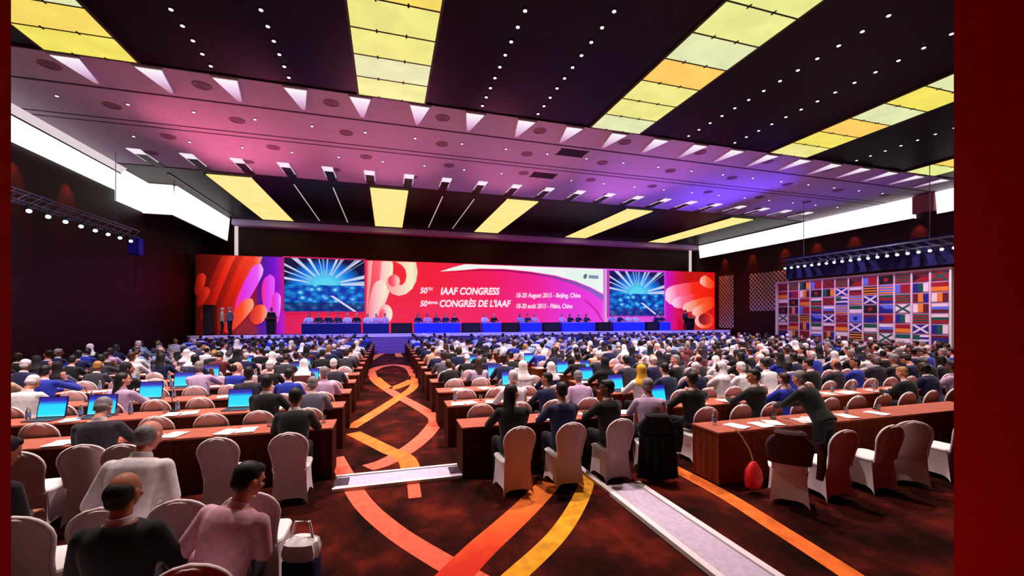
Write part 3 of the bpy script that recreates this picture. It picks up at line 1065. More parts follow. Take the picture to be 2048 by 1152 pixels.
# ------------------------------------------------------------------ furniture
m_cover = mat('white_spandex', (226, 204, 212), 0.75, 0.05, 40, spec=0.2, sheen=0.2)
m_rim = mat('cover_lit_rim', (236, 222, 224), 0.7, 0.04, 40)  # light caught by the cover's edge, put into a paler rim
m_cush = mat('seat_cover_white', (232, 228, 230), 0.7, 0.04, 40)
m_cloth = mat('russet_cloth_shaded', (62, 21, 13), 0.9, 0.18, 10, spec=0.1)  # shade on the near side put into the skirt colour
m_cloth2 = mat('orange_lit_cloth', (112, 44, 20), 0.9, 0.18, 10, spec=0.1)  # same cloth, warmer light on the right block put into its colour
m_top = mat('orange_lit_table_top', (162, 88, 70), 0.8, 0.15, 8, spec=0.2)  # light falling on the tops put into the colour
m_paper = mat('paper_white', (238, 236, 234), 0.6, 0.05, 50)


def back_w(z):
    if z > 0.76:
        return 0.215 * math.sqrt(max(0.0, 1 - ((z - 0.76) / 0.185) ** 2))
    t = (z - 0.44) / 0.32
    return 0.178 + (0.215 - 0.178) * (3 * t * t - 2 * t ** 3) - 0.012 * math.sin(PI * min(1, t))


def back_y(z):
    return -0.205 - 0.10 * ((z - 0.44) / 0.5)


def chair_backrest(mb, n=20, zs=None, grow=0.0):
    zs = zs or [0.43, 0.5, 0.57, 0.64, 0.70, 0.76, 0.82, 0.87, 0.905, 0.93, 0.942]
    rings = []
    for z in zs:
        w, y = back_w(z) + grow, back_y(z)
        rr = []
        for k in range(n):
            a = 2 * PI * k / n
            c, s = math.cos(a), math.sin(a)
            rr.append((w * math.copysign(abs(c) ** 0.6, c), y + (0.03 + grow) * math.copysign(abs(s) ** 0.8, s) - 0.02 * (1 - abs(c)), z))
        rings.append(rr)
    return mb.loft(rings)


def chair_skirt(mb, n=48):
    rings = []
    for s in (0.0, 0.12, 0.3, 0.5, 0.7, 0.85, 1.0):
        rr = []
        for k in range(n):
            a = 2 * PI * k / n
            c, q = math.cos(a), math.sin(a)
            m_ = max(abs(c), abs(q))
            corner = (1 / m_ - 1) / (math.sqrt(2) - 1)
            e = 0.35
            x = 0.215 * math.copysign(abs(c) ** e, c)
            y = 0.01 + 0.225 * math.copysign(abs(q) ** e, q)
            side = 1 - corner
            f = 1 - 0.13 * math.sin(PI * min(1, s * 0.75)) * side + 0.14 * s * s * corner - 0.05 * s * side
            zl = 0.008 + 0.075 * side ** 0.7
            rr.append((x * f, 0.01 + (y - 0.01) * f - 0.03 * s * (1 if q < 0 else 0), 0.44 * (1 - s) + zl * s))
        rings.append(rr)
    return mb.loft(rings)


def chair_seat(mb):
    rings = []
    for z, g in ((0.43, 0.0), (0.45, 0.012), (0.468, 0.004), (0.474, -0.03)):
        rr = []
        for k in range(28):
            a = 2 * PI * k / 28
            c, q = math.cos(a), math.sin(a)
            rr.append(((0.212 + g) * math.copysign(abs(c) ** 0.35, c), 0.02 + (0.215 + g) * math.copysign(abs(q) ** 0.35, q), z))
        rings.append(rr)
    return mb.loft(rings)


def chair_lit_rim(mb):
    zs = [0.46, 0.52, 0.58, 0.64, 0.70, 0.76, 0.82, 0.87, 0.905, 0.93]
    pts = [(-back_w(z) - 0.002, back_y(z) - 0.012, z) for z in zs] + [(0, back_y(0.945) - 0.012, 0.948)] + [(back_w(z) + 0.002, back_y(z) - 0.012, z) for z in zs[::-1]]
    return mb.tube(pts, 0.017, 7)


cm_back = chair_backrest(MB()).mesh('backrest', m_cover, 50)
cm_skirt = chair_skirt(MB()).mesh('skirt', m_cover, 50)
cm_seat = chair_seat(MB()).mesh('seat', m_cush, 50)
cm_lit_rim = chair_lit_rim(MB()).mesh('lit_rim', m_rim, 60)
_f = MB()
chair_backrest(_f, 12, [0.43, 0.55, 0.66, 0.76, 0.85, 0.91, 0.942])
chair_skirt(_f, 20)
chair_seat(_f)
cm_far = _f.mesh('banquet_chair', m_cover, 50)


def chair(x, y, rz, label, group, near=True):
    if near:
        t = thing('banquet_chair', label, 'chair', (x, y, 0), rz, group)
        bk = link('backrest', cm_back, t)
        link('seat', cm_seat, t)
        link('skirt', cm_skirt, t)
        link('lit_rim', cm_lit_rim, bk)
    else:
        t = link('banquet_chair', cm_far, None, (x, y, 0))
        t.rotation_euler = (0, 0, rz)
        tag(t, label, 'chair', group)
    return t


def conf_table(x0, x1, y, label, group, cloth):
    """a skirted table; y is its near edge"""
    w = (x1 - x0) / 2
    t = thing('conference_table', label, 'table', ((x0 + x1) / 2, y, 0), 0, group)
    MB().box((-w, 0, 0.735), (w, 0.56, 0.76)).build('tabletop', m_top, t, 0)
    pts = []
    n = max(6, int(w * 14))
    for i in range(n * 2 + 1):
        pts.append((-w + 0.005 + (2 * w - 0.01) * i / (2 * n), 0.006 + (0.010 if i % 2 else 0.0)))
    for i in range(9):
        pts.append((w - 0.005 - (0.008 if i % 2 else 0), 0.02 + 0.52 * i / 8))
    for i in range(9):
        pts.append((-w + 0.005 + (0.008 if i % 2 else 0), 0.54 - 0.52 * i / 8))
    MB().prism(pts, lambda u, v, k: (u, v, 0.735 if k else 0.012)).build('skirt', cloth, t, 0)
    return t


# ---- the seating plan
BLK = {'left': [], 'mid': [], 'right': []}
LROW0 = [-1.2, -1.95, -2.87, -3.83]


def keep(x, y, z=1.2):
    px, py, d = proj(x, y, z)
    return d > 0.5 and -40 < px < 1935


for r in range(15):
    y = 6.15 + 1.5 * r
    xs = LROW0 if r == 0 else [-1.22 - 0.67 * i for i in range(15)]
    BLK['left'].append((y, [x for x in xs if x > XL + 1.6 and keep(x, y)]))
    y = 5.6 + 1.5 * r + (0.05 if r else 0)
    xs = [1.67, 2.43, 3.19, 3.9] if r == 0 else [1.5 + 0.66 * i for i in range(4)]
    BLK['mid'].append((y, xs))
    y = 4.25 if r == 0 else 5.9 + 1.5 * (r - 1)
    xs = [5.03, 5.66, 6.5, 7.22, 8.0] if r == 0 else [4.95 + 0.67 * i for i in range(29)]
    BLK['right'].append((y, [x for x in xs if x < 23.2 and keep(x, y) and x < 1.93 * y + 0.6]))


def near_word(r):
    return 'nearest' if r == 0 else ORD[r] + '-nearest'


def seat_words(b, r, i):
    if b == 'left':
        return '%s row left of carpet aisle, %s seat from aisle' % (near_word(r), ORD[i])
    if b == 'mid':
        return '%s row right of aisle, %s seat from aisle' % (near_word(r), ORD[i])
    return '%s row of right-hand block, %s seat from left' % (near_word(r), ORD[i])




def table_y(b, r):
    y = BLK[b][r][0]
    return y + (0.62 if (b == 'right' and r == 0) else 0.56)


GR = {'left': 'tables left of the aisle', 'mid': 'tables between aisle and ramp', 'right': 'tables of the right-hand block'}
for b in ('left', 'mid', 'right'):
    for r in range(15):
        y = table_y(b, r)
        if b == 'left':
            edges_ = [-0.78 - 1.98 * k for k in range(6)]
            spans = [(edges_[k + 1], edges_[k]) for k in range(5)]
        elif b == 'mid':
            spans = [(1.06, 3.7)] if r else [(1.06, 2.5), (2.52, 3.95)]
        else:
            spans = [(4.5 + 2.0 * k, 4.5 + 2.0 * k + 1.98) for k in range(10)]
        k = 0
        for (x0, x1) in spans:
            if x0 < XL + 1.0 or x1 > 23.3:
                continue
            if b == 'left' and not keep(x1 - 0.1, y, 0.8):
                continue
            if b == 'right' and not keep(x0 + 0.1, y, 0.8):
                continue
            where = {'left': '%s row left of carpet aisle, %s from aisle', 'mid': '%s row right of aisle, %s from aisle', 'right': '%s row of right-hand block, %s from left'}[b] % (near_word(r), ORD[k])
            conf_table(x0, x1, y, '%s skirted conference table, %s' % ('orange-lit' if b == 'right' else 'russet', where), GR[b], m_cloth2 if b == 'right' else m_cloth)
            k += 1

# ---- things on the tables of the nearer rows
m_glass = bpy.data.materials.new('clear_glass')
m_glass.use_nodes = True
_b = m_glass.node_tree.nodes['Principled BSDF']
_b.inputs['Transmission Weight'].default_value = 0.9
_b.inputs['Roughness'].default_value = 0.05
_b.inputs['Base Color'].default_value = (0.92, 0.94, 0.97, 1)
m_label = mat('bottle_label', (120, 140, 200), 0.6)


def lathe(mb, prof, n=12, mi=0):
    mb.loft([[(r * math.cos(2 * PI * k / n), r * math.sin(2 * PI * k / n), z) for k in range(n)] for r, z in prof], mi)
    return mb


g_me = lathe(MB(), [(0.028, 0), (0.032, 0.1), (0.034, 0.115), (0.031, 0.115), (0.026, 0.01)]).mesh('drinking_glass', m_glass)
b_me = lathe(MB(), [(0.03, 0), (0.032, 0.01), (0.032, 0.13), (0.028, 0.155), (0.013, 0.185), (0.012, 0.2)]).mesh('water_bottle', m_glass)
b_cap = lathe(MB(), [(0.014, 0.198), (0.014, 0.218)]).mesh('cap', m_white)
b_lab = lathe(MB(), [(0.0328, 0.05), (0.0328, 0.11)]).mesh('wrapper', m_label)
pp = MB()
random.seed(5)
for k in range(4):
    a = random.uniform(-0.12, 0.12)
    M = Matrix.Rotation(a, 4, 'Z') @ Matrix.Translation((random.uniform(-.015, .015), random.uniform(-.01, .01), 0.004 * k))
    q = MB().box((-0.105, -0.148, 0), (0.105, 0.148, 0.0038))
    q.xf(M)
    pp.add(q.v, q.f)
p_me = pp.mesh('paper_stack', m_paper, 0)
mic_b = lathe(MB(), [(0.05, 0), (0.05, 0.02), (0.02, 0.03)]).mesh('desk_microphone', m_black)
mic_n = MB().tube([(0, 0, 0.03), (0, -0.01, 0.15), (0, -0.05, 0.25), (0, -0.09, 0.28)], 0.006, 6).mesh('gooseneck', m_black)
mic_h = MB().ell((0, -0.1, 0.285), (0.013, 0.025, 0.013), 8, 6).mesh('capsule', m_black)
lap_b = MB().box((-0.20, -0.13, 0), (0.20, 0.13, 0.018)).mesh('laptop', mat('laptop_grey', (70, 74, 92), 0.4, metal=0.3))
lap_k = MB().box((-0.16, -0.03, 0.018), (0.16, 0.11, 0.021)).mesh('keyboard', m_black, 0)
LT = R(12)
Ml = Matrix.Translation((0, 0.13, 0.018)) @ Matrix.Rotation(-LT, 4, 'X')
lap_l = MB().box((-0.20, 0, 0), (0.20, 0.012, 0.33)).xf(Ml).mesh('lid', mat('laptop_lid_navy', (20, 20, 92), 0.4), 0)
lap_s = MB().box((-0.185, -0.004, 0.012), (0.185, 0.0, 0.318)).xf(Ml).mesh('screen', ramp_emis('laptop_picture', [(0, (130, 226, 240)), (0.1, (20, 214, 246)), (0.6, (0, 200, 240)), (0.7, (10, 120, 222)), (0.82, (24, 22, 170)), (1, (18, 12, 120))], 2, 1.15), 0)
NEARROW = 6


def put(me, name, x, y, z, label, cat, group, rz=0.0, kids=()):
    o = link(name, me, None, (x, y, z))
    o.rotation_euler = (0, 0, rz)
    tag(o, label, cat, group)
    last = o
    for n_, m_ in kids:
        if n_[0] == '>':
            link(n_[1:], m_, last)
        else:
            last = link(n_, m_, o)
    return o


SEATS = {}
for b in BLK:
    for r, (y, xs) in enumerate(BLK[b]):
        for i, x in enumerate(xs):
            SEATS[(b, r, i)] = (x, y)
# laptops: the seat whose table place lies nearest to where each lit screen stands
LAPPX = [(60, 852), (195, 812), (298, 780), (452, 838), (125, 748), (365, 755), (412, 740), (484, 722), (576, 742), (150, 716), (74, 722), (598, 738), (600, 742),
         (1012, 762), (990, 742), (1055, 720), (1112, 735), (1196, 757), (1263, 778), (1337, 803), (940, 722), (1160, 742)]
LAP = set()
for lx, ly in LAPPX:
    best = None
    for s, (x, y) in SEATS.items():
        ty = table_y(s[0], s[1]) + 0.3
        px, py, d = proj(x, ty, 0.92)
        e = (px - lx) ** 2 + (py - ly) ** 2
        if s not in LAP and (best is None or e < best[0]):
            best = (e, s)
    LAP.add(best[1])
random.seed(21)
for s in sorted(SEATS):
    b, r, i = s
    x, y = SEATS[s]
    ty = table_y(b, r)
    w = seat_words(b, r, i)
    if s in LAP:
        put(lap_b, 'laptop', x, ty + 0.3, 0.76, 'open laptop with cyan screen, ' + w, 'laptop', 'laptops with lit screens', random.uniform(-.12, .12), (('keyboard', lap_k), ('lid', lap_l), ('>screen', lap_s)))
    if r >= NEARROW or (b == 'right' and i > 9):
        continue
    if s not in LAP and random.random() < 0.9:
        put(p_me, 'paper_stack', x + random.uniform(-.05, .05), ty + 0.2, 0.76, 'white papers on the table, ' + w, 'papers', 'papers on the tables', random.uniform(-.5, .5))
    if random.random() < 0.4:
        put(p_me, 'paper_stack', x - 0.24, ty + 0.16, 0.76, 'second sheaf of white papers, ' + w, 'papers', 'papers on the tables', random.uniform(-.3, .3))
    if random.random() < 0.45:
        put(g_me, 'drinking_glass', x + 0.25, ty + 0.36, 0.76, 'clear drinking glass, ' + w, 'glass', 'glasses on the tables')
    if random.random() < 0.5:
        put(b_me, 'water_bottle', x - 0.25, ty + 0.40, 0.76, 'small clear water bottle, ' + w, 'bottle', 'water bottles on the tables', 0, (('cap', b_cap), ('wrapper', b_lab)))
    if i % 3 == 1:
        put(mic_b, 'desk_microphone', x + 0.33, ty + 0.45, 0.76, 'black gooseneck microphone, ' + w, 'microphone', 'desk microphones', 0, (('gooseneck', mic_n), ('>capsule', mic_h)))

# ---- the two low white cable ramps on the carpet
m_alu = mat('ramp_lilac_metal', (196, 180, 206), 0.5, 0.12, 18)
t = thing('cable_ramp', 'low pale cable ramp lying across the carpet aisle between front tables', 'cable ramp', (0.19, 6.46, 0.004))
MB().prism([(-0.23, 0), (0.23, 0), (0.19, 0.035), (-0.19, 0.035)], lambda u, v, k: (0.90 if k else -0.90, u, v)).build('deck', m_alu, t, 0)
MB().box((-0.92, -0.27, 0), (0.92, -0.21, 0.045)).build('edge_strip', m_white, t, 0)
MB().box((-0.92, 0.21, 0), (0.92, 0.27, 0.045)).build('edge_strip', m_white, t, 0)
for sx in (-0.82, 0.82):
    MB().box((sx - 0.1, -0.14, 0.03), (sx + 0.1, 0.14, 0.042)).build('end_plate', mat('ramp_dark_plate', (60, 44, 60), 0.6), t, 0)
t = thing('cable_ramp', 'long pale cable ramp running toward the camera right of the chairs', 'cable ramp', (3.155, 5.95, 0.004))
MB().prism([(-0.24, 0), (0.24, 0), (0.2, 0.04), (-0.2, 0.04)], lambda u, v, k: (u, -0.7 if k else -5.4, v)).build('deck', m_alu, t, 0)
MB().box((-0.30, -5.42, 0), (-0.22, 0.08, 0.05)).build('edge_strip', m_white, t, 0)
MB().box((0.22, -5.42, 0), (0.30, -0.7, 0.05)).build('edge_strip', m_white, t, 0)

# red bag on the floor by the right-hand block, its strap up to the table
bg = thing('shoulder_bag', 'red bag hanging low by the front corner of the right-hand tables', 'bag', (4.78, 4.55, 0.06))
_m = MB()
rings = []
for z, rx, ry in ((0, 0.06, 0.05), (0.03, 0.11, 0.08), (0.14, 0.13, 0.095), (0.26, 0.115, 0.08), (0.34, 0.06, 0.045), (0.37, 0.03, 0.025)):
    rings.append([(rx * math.cos(a) * (1 + 0.08 * math.sin(3 * a + z * 20)), ry * math.sin(a), z) for a in [2 * PI * k / 18 for k in range(18)]])
_m.loft(rings)
_m.build('pouch', mat('red_bag', (214, 30, 38), 0.45, 0.35, 14), bg)
MB().tube([(0, 0, 0.36), (0.02, 0.08, 0.5), (0.0, 0.2, 0.66), (-0.02, 0.29, 0.735)], 0.012, 6).build('strap', mat('bag_strap', (150, 84, 56), 0.7), bg)
# ------------------------------------------------------------------ people
m_skin_dummy = mat('skin_base', (190, 130, 110), 0.55, 0.05, 20, spec=0.3)
m_eye = mat('eye_dark', (20, 14, 12), 0.3)
SKIN = {'fair': mat('skin_fair', (222, 150, 132), 0.55, 0.06, 14), 'tan': mat('skin_tan', (176, 112, 84), 0.55, 0.06, 14), 'brown': mat('skin_brown', (104, 62, 46), 0.5, 0.06, 14), 'dark': mat('skin_dark', (58, 34, 28), 0.5, 0.06, 14)}
HAIRC = {'black': (14, 10, 12), 'brown': (52, 30, 20), 'grey': (128, 122, 126), 'white': (214, 208, 214), 'fair': (160, 116, 60)}
HM = {k: mat('hair_' + k, v, 0.55, 0.3, 40) for k, v in HAIRC.items()}
HM['yellow scarf'] = mat('scarf_yellow', (216, 168, 40), 0.8)
HM['white scarf'] = mat('scarf_white', (228, 222, 228), 0.8)
HM['black scarf'] = mat('scarf_black', (14, 12, 18), 0.8)
CL = {'black': (9, 8, 11), 'navy': (18, 22, 66), 'blue': (24, 44, 160), 'grey': (86, 84, 100), 'white': (226, 222, 228), 'lilac-striped': (188, 160, 196), 'maroon': (84, 20, 32), 'beige': (190, 160, 130), 'pink': (230, 176, 200), 'dark grey': (44, 42, 54), 'pale blue': (150, 176, 220)}
CM = {k: mat('cloth_' + k.replace(' ', '_'), v, 0.85, 0.15, 18, sheen=0.1) for k, v in CL.items()}
m_shoe = mat('black_shoe_leather', (14, 12, 12), 0.4)
m_trouser = mat('dark_trouser_cloth', (20, 18, 26), 0.85)
m_collar = mat('shirt_collar_white', (222, 216, 220), 0.8)


def evaluated(mb, name, mats, voxel, smooth=2, dec=0.5, fac=0.4):
    me = mb.mesh(name + '_src', mats[0], 0)
    o = bpy.data.objects.new(name + '_src', me)
    COL.objects.link(o)
    rm = o.modifiers.new('r', 'REMESH')
    rm.mode = 'VOXEL'
    rm.voxel_size = voxel
    rm.use_smooth_shade = True
    if smooth:
        sm = o.modifiers.new('s', 'SMOOTH')
        sm.factor = fac
        sm.iterations = smooth
    if dec < 1:
        dm = o.modifiers.new('d', 'DECIMATE')
        dm.ratio = dec
    dg = bpy.context.evaluated_depsgraph_get()
    out = bpy.data.meshes.new_from_object(o.evaluated_get(dg))
    bpy.data.objects.remove(o)
    bpy.data.meshes.remove(me)
    out.name = name
    out.materials.clear()
    for m in mats:
        out.materials.append(m)
    out.polygons.foreach_set('use_smooth', [True] * len(out.polygons))
    return out


HIP = 0.56
TORSO = [(0.50, .165, .12, -.005), (0.54, .175, .13, -.01), (0.60, .165, .12, -.005), (0.70, .15, .11, 0), (0.82, .165, .118, -.005), (0.93, .18, .122, -.012), (1.01, .178, .11, -.018), (1.055, .145, .09, -.02), (1.085, .09, .07, -.018), (1.11, .058, .058, -.012), (1.17, .054, .056, .0)]
POSES = {
    'up': dict(pitch=5, arms='table'),
    'lean': dict(pitch=17, hpitch=4, arms='table'),
    'down': dict(pitch=12, hpitch=34, arms='table'),
    'turn_left': dict(pitch=6, twist=12, hyaw=48, arms='table'),
    'turn_right': dict(pitch=6, twist=-12, hyaw=-46, arms='table'),
    'chin': dict(pitch=14, roll=-5, hyaw=12, hpitch=6, arms='chin'),
    'lap': dict(pitch=3, hyaw=-14, hpitch=4, arms='lap'),
    'bow': dict(pitch=20, roll=3, hpitch=16, hyaw=-16, arms='lap'),
    'lean_right': dict(pitch=16, roll=9, twist=-10, hyaw=-30, hpitch=10, arms='lap'),
    'tilt': dict(pitch=10, roll=9, hyaw=-20, hpitch=12, arms='lap'),
    'stand': dict(pitch=2, hipz=0.95, arms='side'),
    'reach': dict(pitch=36, hipz=0.93, hpitch=-6, arms='reach'),
}
CACHE = {}


def frames(p):
    hz = p.get('hipz', HIP)
    dz = hz - HIP
    U = Matrix.Translation((0, 0, hz)) @ Matrix.Rotation(R(p.get('twist', 0)), 4, 'Z') @ Matrix.Rotation(R(-p.get('pitch', 0)), 4, 'X') @ Matrix.Rotation(R(p.get('roll', 0)), 4, 'Y') @ Matrix.Translation((0, 0, -HIP))
    nk = (0, 0.0, 1.14)
    H = U @ Matrix.Translation(nk) @ Matrix.Rotation(R(p.get('hyaw', 0)), 4, 'Z') @ Matrix.Rotation(R(-p.get('hpitch', 0) + 0.55 * p.get('pitch', 0)), 4, 'X') @ Matrix.Translation((-nk[0], -nk[1], -nk[2]))
    return U, H, hz, dz


def limbs(p):
    U, H, hz, dz = frames(p)
    out = {}
    for sd in (-1, 1):
        sh = U @ Vector((sd * 0.175, -0.015, 1.01))
        if p['arms'] == 'table':
            el, wr, fw = Vector((sd * 0.26, 0.27, 0.80)), Vector((sd * 0.13, 0.53, 0.81)), Vector((-sd * 0.35, 1, -0.06))
        elif p['arms'] == 'chin':
            el = Vector((sd * 0.20, 0.62, 0.82)) if sd > 0 else Vector((-0.25, 0.30, 0.82))
            wr = Vector((sd * 0.13, 0.38, 1.04)) if sd > 0 else Vector((-0.03, 0.60, 0.81))
            fw = Vector((-0.3, -0.15, 1)) if sd > 0 else Vector((0.7, 0.6, 0))
        elif p['arms'] == 'lap':
            el, wr, fw = Vector((sd * 0.27, 0.10, 0.74)), Vector((sd * 0.14, 0.30, 0.69)), Vector((-sd * 0.3, 1, -0.15))
        elif p['arms'] == 'reach':
            el, wr, fw = sh + Vector((sd * 0.05, 0.2, -0.2)), sh + Vector((-sd * 0.02, 0.42, -0.28)), Vector((0, 1, -0.4))
        else:
            el, wr, fw = sh + Vector((sd * 0.07, -0.02, -0.30)), sh + Vector((sd * 0.07, 0.07, -0.55)), Vector((0, 0.15, -1))
        if p['arms'] in ('side', 'reach'):
            hip, kn, an = Vector((sd * .09, 0, hz - .03)), Vector((sd * .10, .02, .5)), Vector((sd * .10, -.02, .09))
        else:
            hip, kn, an = Vector((sd * .09, 0.0, hz - .005)), Vector((sd * .12, .385, .545)), Vector((sd * .12, .325, .09))
        out[sd] = (sh, el, wr, fw, hip, kn, an)
    return out


def add_torso(mb, U, g, z0=0.0, z1=9.0, n=20):
    rings = []
    for z, rx, ry, yo in TORSO:
        if z0 <= z <= z1:
            rings.append([U @ Vector(((rx + g) * math.cos(a), yo + (ry + g) * math.sin(a), z)) for a in [2 * PI * k / n for k in range(n)]])
    mb.loft(rings)


def add_hand(mb, wr, fw, sd):
    f = fw.normalized()
    up = Vector((0, 0, 1)) if abs(f.z) < 0.8 else Vector((0, -1, 0))
    sx = f.cross(up).normalized()
    up = sx.cross(f).normalized()
    M = Matrix(((sx.x, f.x, up.x, wr.x), (sx.y, f.y, up.y, wr.y), (sx.z, f.z, up.z, wr.z), (0, 0, 0, 1)))
    q = MB()
    q.ell((0, 0.05, 0), (0.041, 0.055, 0.016), 14, 9)
    for k, (x, L) in enumerate(((-0.030, 0.062), (-0.010, 0.074), (0.010, 0.080), (0.030, 0.070))):
        x *= -sd
        a = Vector((x, 0.092, 0))
        b = a + Vector((x * 0.15, L * 0.45, 0.0))
        c = b + Vector((x * 0.05, L * 0.30, -0.012))
        d = c + Vector((0, L * 0.2, -0.016))
        q.tube([a - Vector((0, 0.02, 0)), a, b, c, d], [0.0095, 0.0095, 0.009, 0.0085, 0.0075], 8)
        q.ell(d, 0.0075, 8, 6)
    tb = -sd * 0.036
    q.tube([(tb * 0.6, 0.02, -0.004), (tb * 1.4, 0.055, -0.010), (tb * 1.65, 0.088, -0.014)], [0.013, 0.011, 0.0085], 8)
    q.ell((tb * 1.65, 0.088, -0.014), 0.0085, 8, 6)
    q.xf(M)
    mb.add(q.v, q.f)


def add_head(mb, H):
    q = MB()
    q.ell((0, 0.005, 1.285), (.076, .096, .098), 20, 14)
    q.ell((0, 0.035, 1.225), (.060, .066, .075), 16, 12)
    q.ell((0, 0.078, 1.178), (.028, .022, .02), 12, 8)
    q.cone((0, 0.098, 1.268), 0.009, (0, 0.118, 1.238), 0.014, 10)
    q.ell((0, 0.095, 1.285), (.05, .012, .012), 12, 8)
    q.ell((0, 0.097, 1.205), (.024, .010, .009), 12, 8)
    for sd in (-1, 1):
        q.ell((sd * .079, .0, 1.252), (.011, .022, .032), 10, 8)
        q.ell((sd * .045, .075, 1.235), (.022, .022, .02), 10, 8)
    q.tube([(0, -0.012, 1.08), (0, 0.0, 1.2)], [0.056, 0.054], 16)
    q.xf(H)
    mb.add(q.v, q.f)


def body_set(pose):
    if pose in CACHE:
        return CACHE[pose]
    p = POSES[pose]
    U, H, hz, dz = frames(p)
    L = limbs(p)
    b, j, tr, sh_ = MB(), MB(), MB(), MB()
    add_torso(b, U, 0.0)
    add_torso(j, U, 0.020, 0.0, 1.09)
    add_head(b, H)
    for sd, (sh, el, wr, fw, hip, kn, an) in L.items():
        b.cone(U @ Vector((sd * .12, -.015, 1.0)), .055, sh, .055)
        b.cone(sh, .052, el, .040)
        b.cone(el, .039, wr, .026)
        add_hand(b, wr, fw, sd)
        b.cone(hip, .082, kn, .056)
        b.cone(kn, .055, an, .038)
        toe = an + Vector((0, .09, -.05))
        b.cone(an, .036, toe, .03)
        j.cone(U @ Vector((sd * .11, -.015, 1.0)), .072, sh, .07)
        j.cone(sh, .07, el, .057)
        w2 = el.lerp(wr, 0.88)
        j.cone(el, .056, w2, .042)
        tr.cone(hip, .098, kn, .072)
        a2 = kn.lerp(an, 0.93)
        tr.cone(kn, .071, a2, .058)
        q = MB()
        q.ell((0, 0, 0), (.047, .115, .04), 14, 9)
        q.xf(Matrix.Translation(an + Vector((0, .06, -.046))))
        sh_.add(q.v, q.f)
        sh_.cone(an + Vector((0, 0, -.03)), .045, an, .046)
    rings = [[U @ Vector(((rx + 0.028) * math.cos(a), yo + (ry + 0.028) * math.sin(a), z)) for a in [2 * PI * k / 20 for k in range(20)]] for z, rx, ry, yo in TORSO[:3]]
    if 'hipz' in p:
        tr.ell((0, 0, hz - 0.02), (.17, .13, .12))
    else:
        tr.ell((0, 0.0, hz - 0.0), (.18, .135, .095))
    body = evaluated(b, 'person_body', [m_skin_dummy, m_eye], 0.0075, 1, 0.45, 0.3)
    # eyes as small dark inlays on the face
    bm = bmesh.new()
    bm.from_mesh(body)
    for sd in (-1, 1):
        r = bmesh.ops.create_uvsphere(bm, u_segments=8, v_segments=6, radius=0.011, matrix=H @ Matrix.Translation((sd * .031, .090, 1.262)))
        for f in {f for v in r['verts'] for f in v.link_faces}:
            f.material_index = 1
            f.smooth = True
    bm.to_mesh(body)
    bm.free()
    jk = evaluated(j, 'jacket', [CM['black']], 0.013, 3, 0.5)
    trs = evaluated(tr, 'trousers', [m_trouser], 0.016, 3, 0.5)
    shs = sh_.mesh('shoes', m_shoe)
    cl = MB()
    n = 18
    prof = [(1.075, .084, .072), (1.125, .066, .068), (1.128, .060, .062), (1.085, .070, .062)]
    cl.loft([[U @ Vector((rx * math.cos(2 * PI * k / n), -.014 + ry * math.sin(2 * PI * k / n), z)) for k in range(n)] for z, rx, ry in prof], 0, False)
    col_ = cl.mesh('collar', m_collar)
    CACHE[pose] = dict(body=body, jacket=jk, trousers=trs, shoes=shs, collar=col_, H=H, U=U)
    return CACHE[pose]


def hair_mesh(pose, style):
    key = (pose, style)
    if key in CACHE:
        return CACHE[key]
    H, U = body_set(pose)['H'], body_set(pose)['U']
    q = MB()
    if style == 'short':
        q.ell((0, -.014, 1.302), (.084, .098, .094), 20, 12)
        q.ell((0, -.045, 1.245), (.074, .062, .065), 16, 10)
        q.ell((0, .045, 1.345), (.06, .05, .04), 14, 9)
        q.xf(H)
        vox = 0.009
    elif style == 'bald':
        q.ell((0, -.024, 1.268), (.0800, .0935, .082), 20, 12)
        q.ell((0, -.045, 1.215), (.066, .058, .045), 14, 9)
        q.xf(H)
        vox = 0.008
    elif style == 'long':
        q.ell((0, -.014, 1.302), (.088, .102, .097), 20, 12)
        rings = []
        for z, rx, ry, yo in ((1.30, .088, .085, -.035), (1.22, .092, .075, -.045), (1.14, .096, .06, -.065), (1.06, .10, .045, -.10), (0.98, .085, .035, -.13), (0.95, .05, .02, -.135)):
            rings.append([(rx * math.cos(a), yo + ry * math.sin(a), z) for a in [2 * PI * k / 18 for k in range(18)]])
        q.loft(rings)
        q.xf(H)
        vox = 0.010
    elif style == 'bun':
        q.ell((0, -.014, 1.302), (.084, .099, .095), 20, 12)
        q.ell((0, -.045, 1.25), (.072, .06, .06), 16, 10)
        q.ell((0, -.115, 1.33), (.042, .038, .04), 12, 8)
        q.xf(H)
        vox = 0.009
    else:  # scarf over head and shoulders
        q.ell((0, -.016, 1.300), (.095, .106, .105), 20, 12)
        rings = []
        for z, rx, ry, yo in ((1.30, .094, .09, -.03), (1.2, .096, .085, -.03), (1.12, .12, .10, -.03), (1.05, .19, .13, -.03), (0.99, .205, .14, -.035)):
            rings.append([(rx * math.cos(a), yo + ry * math.sin(a), z) for a in [2 * PI * k / 20 for k in range(20)]])
        q.loft(rings)
        q.xf(H)
        vox = 0.011
    me = evaluated(q, 'hair' if style != 'scarf' else 'headscarf', [HM['black']], vox, 3, 0.5)
    CACHE[key] = me
    return me


def paint(o, m, slot=0):
    o.material_slots[slot].link = 'OBJECT'
    o.material_slots[slot].material = m


